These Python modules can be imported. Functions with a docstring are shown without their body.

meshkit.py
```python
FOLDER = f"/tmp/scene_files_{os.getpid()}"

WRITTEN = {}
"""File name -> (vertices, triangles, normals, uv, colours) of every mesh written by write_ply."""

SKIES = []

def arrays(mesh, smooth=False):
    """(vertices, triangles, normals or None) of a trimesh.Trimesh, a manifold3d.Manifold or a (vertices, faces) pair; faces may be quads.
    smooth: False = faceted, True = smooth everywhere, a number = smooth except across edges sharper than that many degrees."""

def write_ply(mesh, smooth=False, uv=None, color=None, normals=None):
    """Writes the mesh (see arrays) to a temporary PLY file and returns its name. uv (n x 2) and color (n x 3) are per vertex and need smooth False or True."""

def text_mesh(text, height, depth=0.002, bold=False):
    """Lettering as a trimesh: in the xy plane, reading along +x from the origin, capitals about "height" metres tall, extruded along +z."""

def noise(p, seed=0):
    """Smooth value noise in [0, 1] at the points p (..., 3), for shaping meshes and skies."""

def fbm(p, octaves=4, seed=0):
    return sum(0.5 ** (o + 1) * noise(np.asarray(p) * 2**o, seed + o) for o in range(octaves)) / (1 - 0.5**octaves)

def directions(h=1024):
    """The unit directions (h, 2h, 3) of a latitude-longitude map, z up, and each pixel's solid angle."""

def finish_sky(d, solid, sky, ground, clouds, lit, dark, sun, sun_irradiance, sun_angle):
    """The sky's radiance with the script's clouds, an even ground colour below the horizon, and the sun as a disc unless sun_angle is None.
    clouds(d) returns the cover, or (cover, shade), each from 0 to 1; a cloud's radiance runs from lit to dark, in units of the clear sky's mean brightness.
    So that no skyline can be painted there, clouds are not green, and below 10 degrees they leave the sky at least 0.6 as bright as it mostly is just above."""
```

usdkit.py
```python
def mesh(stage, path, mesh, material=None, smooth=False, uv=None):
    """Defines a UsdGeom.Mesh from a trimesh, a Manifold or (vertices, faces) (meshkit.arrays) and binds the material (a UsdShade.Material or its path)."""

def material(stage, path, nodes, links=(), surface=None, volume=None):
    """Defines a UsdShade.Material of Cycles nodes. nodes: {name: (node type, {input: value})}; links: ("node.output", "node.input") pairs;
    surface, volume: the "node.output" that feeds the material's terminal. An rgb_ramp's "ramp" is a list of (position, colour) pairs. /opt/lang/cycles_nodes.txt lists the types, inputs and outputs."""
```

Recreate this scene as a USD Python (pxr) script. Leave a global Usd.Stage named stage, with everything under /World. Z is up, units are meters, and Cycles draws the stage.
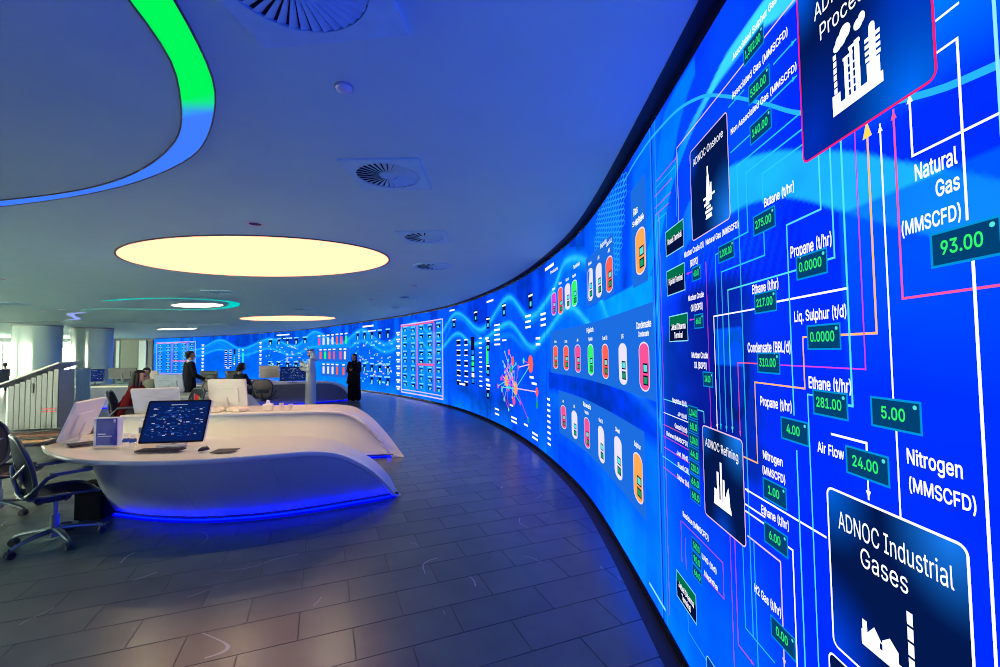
import math
import numpy as np
import trimesh
import usdkit
import meshkit
from pxr import Usd, UsdGeom, UsdLux, UsdShade, Gf, Sdf, Vt
from scipy.interpolate import CubicSpline, PchipInterpolator
from manifold3d import Manifold
from shapely.geometry import Polygon, LineString

stage = Usd.Stage.CreateInMemory()
UsdGeom.SetStageUpAxis(stage, 'Z')
UsdGeom.SetStageMetersPerUnit(stage, 1.0)
UsdGeom.Xform.Define(stage, '/World')
UsdGeom.Scope.Define(stage, '/World/Looks')
rng = np.random.default_rng(7)

# ------------------------------------------------------------------ camera, sky, sun, exposure
EYE, FPX, PITCH, ROLL = 1.65, 440.0, math.radians(2.40), math.radians(-0.68)
cam = UsdGeom.Camera.Define(stage, '/World/camera')
cam.CreateHorizontalApertureAttr(36.0)
cam.CreateVerticalApertureAttr(36.0 * 667 / 1000)
cam.CreateFocalLengthAttr(36.0 * FPX / 1000)
cam.CreateClippingRangeAttr(Gf.Vec2f(0.05, 500))
cam.CreateExposureAttr(0.0)
_fwd = np.array([0, math.cos(PITCH), math.sin(PITCH)])
_up = np.array([0, -math.sin(PITCH), math.cos(PITCH)])
_rt = np.array([1.0, 0, 0])
_r2 = math.cos(ROLL) * _rt + math.sin(ROLL) * _up
_u2 = -math.sin(ROLL) * _rt + math.cos(ROLL) * _up
_m = Gf.Matrix4d(*_r2, 0, *_u2, 0, *(-_fwd), 0, 0, 0, EYE, 1)
cam.AddTransformOp().Set(_m)

dome = UsdLux.DomeLight.Define(stage, '/World/sky')          # a bright, hazy white daylight sky outside the windows
dome.CreateColorAttr(Gf.Vec3f(1.04, 0.97, 0.80))
dome.CreateIntensityAttr(9.0)

SPOT = 520.0            # strength of the lights added over the desks

# ------------------------------------------------------------------ materials
LOOKS = '/World/Looks/'
_mats = {}


def surf(name, color, rough=0.5, metal=0.0, vary=0.06, scale=14.0, spec=0.5, bump=0.0, coat=0.0):
    """an ordinary surface: its colour with a little mottling, optional fine relief"""
    if name in _mats:
        return _mats[name]
    c = np.array(color, float)
    nodes = {'t': ('texture_coordinate', {}), 'n': ('noise_texture', {'scale': float(scale), 'detail': 3.0}),
             'r': ('rgb_ramp', {'ramp': [(0.3, tuple(c * (1 - vary))), (0.7, tuple(np.minimum(c * (1 + vary), 1)))]}),
             'p': ('principled_bsdf', {'roughness': rough, 'metallic': metal, 'specular_ior_level': spec, 'coat_weight': coat})}
    links = [('t.object', 'n.vector'), ('n.fac', 'r.fac'), ('r.color', 'p.base_color')]
    if bump:
        nodes['b'] = ('bump', {'strength': bump, 'distance': 0.002})
        nodes['n2'] = ('noise_texture', {'scale': scale * 12.0, 'detail': 2.0})
        links += [('t.object', 'n2.vector'), ('n2.fac', 'b.height'), ('b.normal', 'p.normal')]
    _mats[name] = usdkit.material(stage, LOOKS + name, nodes, links, surface='p.BSDF')
    return _mats[name]


def glow(name, color, strength=1.0):
    """something that gives off light: lamps, LEDs, lit pixels"""
    if name not in _mats:
        _mats[name] = usdkit.material(stage, LOOKS + name, {'e': ('emission', {'color': tuple(color), 'strength': float(strength)})}, [], surface='e.emission')
    return _mats[name]


def pane(name, tint=(1, 1, 1)):
    if name not in _mats:
        _mats[name] = usdkit.material(stage, LOOKS + name, {'f': ('fresnel', {'IOR': 1.45}), 't': ('transparent_bsdf', {'color': tuple(tint)}),
                                      'g': ('glossy_bsdf', {'roughness': 0.02, 'color': (1, 1, 1)}), 'm': ('mix_closure', {})},
                                      [('f.fac', 'm.fac'), ('t.BSDF', 'm.closure1'), ('g.BSDF', 'm.closure2')], surface='m.closure')
    return _mats[name]


def vcol_glow(name, attr, strength=1.0):
    if name not in _mats:
        _mats[name] = usdkit.material(stage, LOOKS + name, {'a': ('attribute', {'attribute': attr}), 'e': ('emission', {'strength': float(strength)})},
                                      [('a.color', 'e.color')], surface='e.emission')
    return _mats[name]


def stone(name, base, seed):
    """dark slate with a soft mottle and sparse white veins"""
    if name in _mats:
        return _mats[name]
    b = np.array(base, float)
    nodes = {'t': ('texture_coordinate', {}), 'mp': ('mapping', {'location': (seed * 3.1, seed * 1.7, 0.0)}),
             'n': ('noise_texture', {'scale': 3.0, 'detail': 5.0}), 'r': ('rgb_ramp', {'ramp': [(0.3, tuple(b * 0.85)), (0.7, tuple(b * 1.15))]}),
             'v': ('noise_texture', {'scale': 0.55, 'detail': 2.5, 'roughness': 0.35}), 'va': ('math', {'math_type': 'subtract', 'value2': 0.5}), 'vb': ('math', {'math_type': 'absolute'}),
             'vc': ('math', {'math_type': 'less_than', 'value2': 0.0008}), 'w': ('noise_texture', {'scale': 2.3, 'detail': 1.0}),
             'wc': ('math', {'math_type': 'greater_than', 'value2': 0.56}), 'k': ('math', {'math_type': 'multiply'}),
             'mx': ('mix', {'mix_type': 'mix', 'color2': (0.34, 0.36, 0.36)}),
             'p': ('principled_bsdf', {'roughness': 0.28, 'specular_ior_level': 0.5}), 'bp': ('bump', {'strength': 0.12, 'distance': 0.002}), 'nb': ('noise_texture', {'scale': 40.0, 'detail': 3.0})}
    links = [('t.object', 'mp.vector'), ('mp.vector', 'n.vector'), ('mp.vector', 'v.vector'), ('mp.vector', 'w.vector'), ('mp.vector', 'nb.vector'), ('n.fac', 'r.fac'), ('v.fac', 'va.value1'),
             ('va.value', 'vb.value1'), ('vb.value', 'vc.value1'), ('w.fac', 'wc.value1'), ('vc.value', 'k.value1'), ('wc.value', 'k.value2'), ('k.value', 'mx.fac'), ('r.color', 'mx.color1'),
             ('mx.color', 'p.base_color'), ('nb.fac', 'bp.height'), ('bp.normal', 'p.normal')]
    _mats[name] = usdkit.material(stage, LOOKS + name, nodes, links, surface='p.BSDF')
    return _mats[name]


# ------------------------------------------------------------------ prims
_used = {}


def numbered(parent, name):
    k = (parent, name)
    n = _used.get(k, -1) + 1
    _used[k] = n
    return name if n == 0 else f'{name}_{n:03d}'


def tag(prim, label=None, cat=None, group=None, kind=None):
    prim = prim.GetPrim() if hasattr(prim, 'GetPrim') else prim
    for k, v in (('label', label), ('category', cat), ('group', group), ('kind', kind)):
        if v:
            prim.SetCustomDataByKey(k, v)
    return prim


def path_of(parent):
    return '/World' if parent is None else str(parent.GetPath())


def obj(name, mesh, mat, parent=None, smooth=False, **kw):
    """one Mesh prim under parent (or under /World)"""
    pp = path_of(parent)
    m = usdkit.mesh(stage, pp + '/' + numbered(pp, name), mesh, mat, smooth=smooth)
    return tag(m, **kw)


def thing(name, label, cat, loc=(0, 0, 0), rot=0.0, group=None, kind=None):
    x = UsdGeom.Xform.Define(stage, '/World/' + numbered('/World', name))
    x.AddTranslateOp().Set(Gf.Vec3d(*map(float, loc)))
    x.AddRotateZOp().Set(float(rot))
    return tag(x, label, cat, group, kind)


def dup(src, loc, rot, label, group=None, scale=None):
    base = src.GetName().rsplit('_', 1)[0] if src.GetName()[-3:].isdigit() else src.GetName()
    was = src.GetCustomData()
    r = thing(base, label, was['category'], loc, rot, group or was.get('group'))
    r.GetReferences().AddInternalReference(src.GetPath())
    r.SetInstanceable(True)
    return r


# ------------------------------------------------------------------ shapes
def cat(*ms):
    ms = [m for m in ms if m is not None]
    return trimesh.util.concatenate(ms)


def bx(c, s, bevel=0.0, rz=0.0, rx=0.0, ry=0.0):
    """a box (centre, size) with rounded-off edges"""
    s = np.array(s, float)
    if bevel > 0:
        bevel = min(bevel, 0.45 * s.min())
        h = s / 2
        pts = []
        for sx in (-1, 1):
            for sy in (-1, 1):
                for sz in (-1, 1):
                    q = np.array([sx, sy, sz])
                    for a in range(3):
                        d = np.full(3, -bevel); d[a] = 0
                        pts.append(q * (h + d))
        m = trimesh.convex.convex_hull(np.array(pts))
    else:
        m = trimesh.creation.box(extents=s)
    R = trimesh.transformations.euler_matrix(rx, ry, rz)
    m.apply_transform(R)
    m.apply_translation(c)
    return m


def cyl(a, b, r0, r1=None, n=16):
    a, b = np.array(a, float), np.array(b, float)
    r1 = r0 if r1 is None else r1
    h = np.linalg.norm(b - a)
    m = trimesh.creation.revolve([(0, 0), (r0, 0), (r1, h), (0, h)], sections=n)
    m.apply_transform(trimesh.geometry.align_vectors([0, 0, 1], (b - a) / h))
    m.apply_translation(a)
    return m


def lathe(prof, n=32, c=(0, 0, 0)):
    m = trimesh.creation.revolve(prof, sections=n)
    m.apply_translation(c)
    return m


def tube(pts, r, n=8, closed=False, flat=1.0):
    """a round bar along points; r may be a list; flat squashes it along the frame's second axis"""
    P = np.array(pts, float)
    N = len(P)
    r = np.broadcast_to(np.asarray(r, float), N)
    T = np.gradient(P, axis=0) if not closed else (np.roll(P, -1, 0) - np.roll(P, 1, 0))
    T /= np.linalg.norm(T, axis=1, keepdims=True)
    up = np.array([0, 0, 1.0]) if abs(T[0][2]) < 0.9 else np.array([0, 1.0, 0])
    A = np.cross(T[0], up); A /= np.linalg.norm(A)
    V, F = [], []
    for i in range(N):
        A = A - T[i] * (A @ T[i]); A /= np.linalg.norm(A)
        B = np.cross(T[i], A)
        for k in range(n):
            t = 2 * math.pi * k / n
            V.append(P[i] + r[i] * (math.cos(t) * A + flat * math.sin(t) * B))
    rings = N if closed else N - 1
    for i in range(rings):
        j = (i + 1) % N
        for k in range(n):
            q = (k + 1) % n
            F += [(i * n + k, i * n + q, j * n + q), (i * n + k, j * n + q, j * n + k)]
    if not closed:
        for i, flip in ((0, 1), (N - 1, 0)):
            c = len(V); V.append(P[i])
            for k in range(n):
                q = (k + 1) % n
                F.append((c, i * n + q, i * n + k) if flip else (c, i * n + k, i * n + q))
    return trimesh.Trimesh(np.array(V), np.array(F), process=False)


def spline(pts, n=40, closed=False):
    P = np.array(pts, float)
    if closed:
        P = np.vstack([P, P[:1]])
    t = np.r_[0, np.cumsum(np.linalg.norm(np.diff(P, axis=0), axis=1))]
    cs = CubicSpline(t, P, bc_type='periodic' if closed else 'not-a-knot')
    return cs(np.linspace(0, t[-1], n + (1 if closed else 0)))[:n]


def loft(rings, closed=True, cap=False):
    """skin between rings of equal length"""
    R = np.array(rings, float)
    a, b = R.shape[:2]
    V = R.reshape(-1, 3)
    F = []
    for i in range(a - 1):
        for k in range(b if closed else b - 1):
            q = (k + 1) % b
            F += [(i * b + k, i * b + q, (i + 1) * b + q), (i * b + k, (i + 1) * b + q, (i + 1) * b + k)]
    V = list(V)
    if cap:
        for i, flip in ((0, 1), (a - 1, 0)):
            c = len(V); V.append(R[i].mean(0))
            for k in range(b):
                q = (k + 1) % b
                F.append((c, i * b + q, i * b + k) if flip else (c, i * b + k, i * b + q))
    return trimesh.Trimesh(np.array(V), np.array(F), process=False)


def prism(poly, z0, z1):
    m = trimesh.creation.extrude_polygon(poly if isinstance(poly, Polygon) else Polygon(poly), z1 - z0, engine='earcut')
    m.apply_translation([0, 0, z0])
    return m


def rrect(w, h, r, n=5):
    return Polygon([(-w / 2 + r, -h / 2 + r), (w / 2 - r, -h / 2 + r), (w / 2 - r, h / 2 - r), (-w / 2 + r, h / 2 - r)]).buffer(r, quad_segs=n)


def xf(m, rx=0, ry=0, rz=0, t=(0, 0, 0)):
    m = m.copy()
    m.apply_transform(trimesh.transformations.euler_matrix(rx, ry, rz))
    m.apply_translation(t)
    return m

# ------------------------------------------------------------------ the room: plan of the curved wall, ceiling, floor, walls, windows
Z_CEIL, Z_TOP, Z_BOT = 3.08, 3.03, 0.06
_CP = np.array([(.74, -3.0), (.80, -1.5), (.855, 0.), (.90, 1.3), (.935, 2.3), (.965, 3.3), (.975, 4.2), (.945, 5.1), (.85, 5.95), (.62, 7.35), (.18, 9.15), (-.3, 10.6), (-1.2, 12.75),
                (-2.65, 15.2), (-4.1, 17.2), (-5.9, 19.3), (-8.9, 22.75), (-12.3, 25.95), (-18.6, 30.6), (-28., 35.6)])
_t = np.r_[0, np.cumsum(np.hypot(*np.diff(_CP, axis=0).T))]
_cs = CubicSpline(_t, _CP)
_WP = _cs(np.linspace(0, _t[-1], 4001))
_WS = np.r_[0, np.cumsum(np.hypot(*np.diff(_WP, axis=0).T))]
_WT = np.gradient(_WP, axis=0)
_WT /= np.linalg.norm(_WT, axis=1, keepdims=True)
S_END = 51.9


def wall(s, z, off=0.0):
    """a point of the curved wall: s metres along it, z up, off metres into the room"""
    s, z = np.broadcast_arrays(np.asarray(s, float), np.asarray(z, float))
    x, y = np.interp(s, _WS, _WP[:, 0]), np.interp(s, _WS, _WP[:, 1])
    tx, ty = np.interp(s, _WS, _WT[:, 0]), np.interp(s, _WS, _WT[:, 1])
    return np.stack([x - ty * off, y + tx * off, z], -1)


def wall_strip(prof, s0, s1, n):
    """a moulding along the wall: prof = closed list of (off, z)"""
    S = np.linspace(s0, s1, n)
    return loft([[wall(s, z, o) for o, z in prof] for s in S], closed=True, cap=True)


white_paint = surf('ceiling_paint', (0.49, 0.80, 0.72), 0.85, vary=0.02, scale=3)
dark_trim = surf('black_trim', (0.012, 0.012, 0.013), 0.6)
charcoal = surf('charcoal_plastic', (0.02, 0.021, 0.024), 0.45)
black_gloss = surf('black_gloss', (0.008, 0.008, 0.01), 0.15)
wall_paint = surf('wall_paint', (0.6, 0.6, 0.57), 0.7, vary=0.03, scale=2)

_far_wall = [(-28.0, 35.6), (-32.6, 34.9), (-36.2, 32.1), (-39.8, 29.3), (-43.4, 26.5), (-47.0, 23.7), (-50.6, 20.9)]
_edge = [tuple(wall(s, 0, 0.06)[:2]) for s in np.r_[np.linspace(0.0, 20, 90), np.linspace(20.5, 51.8, 60)]]
_room = Polygon(_edge + _far_wall + [(-50.6, -3.0)])
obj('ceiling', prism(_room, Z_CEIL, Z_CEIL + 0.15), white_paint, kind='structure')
# trim at the recess above the screen; its black also paints in shade
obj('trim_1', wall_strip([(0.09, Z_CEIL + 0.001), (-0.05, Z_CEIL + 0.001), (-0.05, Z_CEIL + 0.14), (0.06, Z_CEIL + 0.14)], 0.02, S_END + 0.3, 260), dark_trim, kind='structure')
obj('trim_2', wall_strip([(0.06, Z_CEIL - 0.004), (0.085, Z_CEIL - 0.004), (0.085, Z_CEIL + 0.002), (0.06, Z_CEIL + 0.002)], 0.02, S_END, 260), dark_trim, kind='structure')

# floor: slate tiles 0.60 x 0.30 laid in running bond, turned 22 degrees
A_T = math.radians(22)
U_T, V_T = np.array([math.cos(A_T), math.sin(A_T)]), np.array([-math.sin(A_T), math.cos(A_T)])
slate = [stone(f'slate_{k}', b, k) for k, b in enumerate([(0.092, 0.116, 0.103), (0.085, 0.108, 0.098), (0.099, 0.123, 0.108), (0.074, 0.094, 0.086)])]
grout = surf('grout', (0.058, 0.070, 0.066), 0.8)
_fl = Polygon([tuple(wall(s, 0, -0.02)[:2]) for s in np.r_[np.linspace(0.0, 20, 90), np.linspace(20.5, 51.8, 60)]] + _far_wall + [(-50.6, -3.0)])
floor = obj('floor', prism(_fl, -0.2, -0.004), grout, kind='structure')
_tile_area = Polygon([tuple(wall(s, 0, 0.10)[:2]) for s in np.linspace(0.6, 51.5, 300)] + [(-60, 36), (-60, -2.9)]).buffer(0).intersection(Polygon([(-34.5, 23.5), (5, 23.5), (5, -2.4), (-3.0, -2.4), (-6.5, 0.5)]))


def tile_mesh(poly):
    """a tile: flat top with a narrow bevel down to the joint"""
    poly = poly.buffer(0)
    return prism(poly, -0.012, 0.0)


_cells = []
for r in range(-24, 140):
    v0 = 2.56 + 0.305 * r
    for c in range(-70, 90):
        u0 = -0.426 + 0.604 * c + (0.302 if r % 2 else 0.0)
        ctr = U_T * (u0 + 0.3) + V_T * (v0 + 0.15)
        if ctr[1] < -2.8 or ctr[0] < -1.3 * ctr[1] - 6.5 or ctr[0] > 1.2 or ctr[1] > 24:
            continue
        _cells.append((np.hypot(*ctr) + (100 if ctr[1] < 1.9 or ctr[0] < -1.2 * ctr[1] - .4 else 0), u0, v0))
_cells.sort()
_rest, _count = [[], [], [], []], 0
for d, u0, v0 in _cells:
    g = 0.0028
    q = [U_T * a + V_T * b for a, b in ((u0 + g, v0 + g), (u0 + 0.604 - g, v0 + g), (u0 + 0.604 - g, v0 + 0.305 - g), (u0 + g, v0 + 0.305 - g))]
    p = Polygon(q)
    if not _tile_area.contains(p):
        p = p.intersection(_tile_area)
        if p.area < 0.004 or p.geom_type != 'Polygon':
            continue
    k = int(rng.choice(4, p=[0.38, 0.32, 0.22, 0.08]))
    if _count < 300:
        obj('tile', tile_mesh(p), slate[k], floor)
        _count += 1
    else:
        _rest[k].append(tile_mesh(p))
for k in range(4):
    obj('far_tiles', cat(*_rest[k]), slate[k], floor, kind='stuff')
_far_floor = _fl.difference(_tile_area)
for g_ in getattr(_far_floor, 'geoms', [_far_floor]):
    if g_.area > 1:
        obj('far_paving', prism(g_, -0.012, -0.0005), slate[0], floor, kind='stuff')
obj('trim_3', wall_strip([(0.005, -0.005), (0.10, -0.005), (0.10, 0.001), (0.005, 0.001)], 0.02, S_END, 260), surf('dark_border_stone', (0.02, 0.019, 0.018), 0.7), kind='structure')  # shade along the foot of the screen, put into this strip's dark colour
obj('baseboard_right', wall_strip([(-0.02, 0.0), (0.006, 0.0), (0.006, Z_BOT), (-0.02, Z_BOT)], 0.02, S_END, 260), black_gloss, kind='structure')
obj('wall_right', wall_strip([(-0.22, -0.05), (-0.03, -0.05), (-0.03, Z_CEIL + 0.14), (-0.22, Z_CEIL + 0.14)], 0.0, S_END + 0.3, 260), dark_trim, kind='structure')


def wall_box(a, b, z0, z1, th=0.2):
    a, b = np.array(a, float), np.array(b, float)
    d = b - a
    L = np.hypot(*d)
    return bx([*(a + b) / 2, (z0 + z1) / 2], (L, th, z1 - z0), rz=math.atan2(d[1], d[0]))


obj('wall_rear', wall_box((1.2, -3.1), (-10.0, -3.1), -0.05, 3.2), wall_paint, kind='structure')
# end wall beside the screen: pale panels with dark reveals, and a taupe door leaf
wb = obj('wall_back', wall_box((-27.6, 35.75), (-32.8, 34.98), -0.05, 3.2), surf('grey_wall', (0.16, 0.17, 0.16), 0.6), kind='structure')
pale = surf('pale_panel', (0.62, 0.70, 0.65), 0.35)
taupe = surf('taupe_panel', (0.20, 0.21, 0.17), 0.5)
_e0, _e1 = np.array([-28.05, 35.55]), np.array([-32.3, 34.92])


def end_panel(name, f0, f1, mat, proud=0.1, z1=2.9):
    a, b = _e0 + (_e1 - _e0) * f0, _e0 + (_e1 - _e0) * f1
    n = np.array([(_e1 - _e0)[1], -(_e1 - _e0)[0]]); n /= np.linalg.norm(n)
    n = -n if n[1] > 0 else n
    obj(name, wall_box(a + n * proud, b + n * proud, 0.02, z1, 0.08), mat, wb)


for nm, f0, f1, m_, pr in (('wall_panel', 0.0, .07, taupe, .05), ('wall_panel', .09, .21, pale, .16), ('door_leaf', .22, .53, taupe, .08), ('wall_panel', .545, .60, pale, .1),
                           ('wall_panel', .66, .80, pale, .2), ('wall_panel', .84, .92, taupe, .1), ('wall_panel', .925, 1.03, pale, .2)):
    end_panel(nm, f0, f1, m_, pr)
# glazing along the far left side: tall windows; unseen rear run added for daylight
frame_grey = surf('window_frame_grey', (0.25, 0.27, 0.27), 0.4, 0.6)
glass_clear = pane('window_glass', (0.93, 1.0, 0.96))
_glazing = _far_wall[1:] + [(-50.6, y) for y in (15.1, 9.3, 3.1, -3.1)] + [(x, -3.1) for x in (-42.4, -34.3, -26.2, -18.1, -10.0)]
for k in range(len(_glazing) - 1):
    a, b = np.array(_glazing[k]), np.array(_glazing[k + 1])
    d = (b - a) / np.linalg.norm(b - a)
    w = UsdGeom.Xform.Define(stage, f'/World/window_{k + 1}')
    tag(w, kind='structure')
    obj('window_pane', wall_box(a + d * .05, b - d * .05, 0.12, 2.80, 0.02), glass_clear, w)
    fr = [wall_box(a, b, -0.05, 0.12, .2), wall_box(a, b, 2.80, 3.2, .2)]
    fr += [wall_box(a + d * t, a + d * (t + .09), .12, 2.8, .14) for t in (0, np.linalg.norm(b - a) / 2)]
    obj('window_frame', cat(*fr), frame_grey, w)

# ------------------------------------------------------------------ the video wall
vw = thing('video_wall', 'long curved wall-high video wall glowing blue with process diagrams and storage tanks', 'video wall')

LIT = {'white': glow('lit_white', (1.25, 1.22, 1.35)), 'green': glow('lit_green', (0.03, 1.0, 0.16)), 'mint': glow('lit_mint', (0.10, 0.85, 0.80)), 'cyan': glow('lit_cyan', (0.02, 0.62, 1.0)),
       'magenta': glow('lit_magenta', (0.75, 0.06, 0.75)), 'redpink': glow('lit_redpink', (0.95, 0.11, 0.32)), 'orange': glow('lit_orange', (1.1, 0.55, 0.16)), 'palepink': glow('lit_palepink', (0.95, 0.62, 0.85)),
       'crimson': glow('lit_crimson', (0.95, 0.015, 0.16)), 'red': glow('lit_red', (1.0, 0.13, 0.10)), 'pink': glow('lit_pink', (0.95, 0.09, 0.33)), 'tankwhite': glow('lit_tank_white', (0.85, 0.80, 1.15)),
       'boxfill': glow('lit_teal_dark', (0.0, 0.055, 0.17)), 'boxline': glow('lit_teal_line', (0.0, 0.30, 0.72)), 'panel': glow('lit_panel_blue', (0.012, 0.155, 0.76)), 'panelline': glow('lit_panel_line', (0.02, 0.26, 0.85)),
       'darkgreen': glow('lit_dark_green', (0.0, 0.16, 0.07)), 'black': glow('lit_black', (0.001, 0.006, 0.05)), 'emerald': glow('lit_emerald', (0.01, 0.36, 0.14)), 'hex': glow('lit_hex', (0.02, 0.38, 0.95)),
       'amber': glow('lit_amber', (1.1, 0.42, 0.10)), 'seam': glow('lit_seam', (0.0, 0.01, 0.22)), 'ice': glow('lit_ice', (0.30, 0.85, 1.1))}


def _band(S, Z, up, lo, soft=0.02):
    """1 inside the band between two curves of (s, z), fading over soft metres"""
    u, l = np.array(sorted(up)), np.array(sorted(lo))
    a, b = PchipInterpolator(*u.T, extrapolate=False)(S), PchipInterpolator(*l.T, extrapolate=False)(S)
    v = np.clip((a - Z) / soft, 0, 1) * np.clip((Z - b) / soft, 0, 1)
    return np.nan_to_num(v)


_W1 = [(0, 2.2), (1.2, 1.6), (2.4, 2.3), (3.2, 1.9), (4.2, 1.55), (5.4, 1.95), (5.9, 1.80), (6.6, 1.77), (7.26, 2.14), (7.9, 2.65), (8.75, 2.81), (9.48, 2.5), (10.8, 2.24), (12.25, 2.77), (14.27, 2.2), (16.3, 2.78), (17.9, 2.15), (19.7, 2.7),
       (22.3, 2.0), (24.56, 2.68), (27.3, 2.1), (30.5, 2.85), (33, 2.1), (36.3, 2.62), (40.1, 2.06), (43, 2.72), (46.2, 2.1), (49.2, 2.7), (53, 2.2)]
_W2 = [(0, 1.7), (1.5, 1.2), (3, 1.5), (4.4, 1.0), (6.0, 1.30), (6.9, 1.55), (7.8, 1.93), (8.7, 2.2), (9.9, 1.9), (10.67, 1.71), (12.27, 2.23), (14.85, 1.85), (16.2, 2.19), (18, 1.65), (19.75, 2.19), (22.2, 1.7), (24.56, 2.2), (27.5, 1.6), (30.5, 2.05),
       (33.4, 1.6), (36.4, 2.03), (40, 1.6), (43, 2.05), (46.3, 1.6), (49, 2.1), (53, 1.7)]


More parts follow.
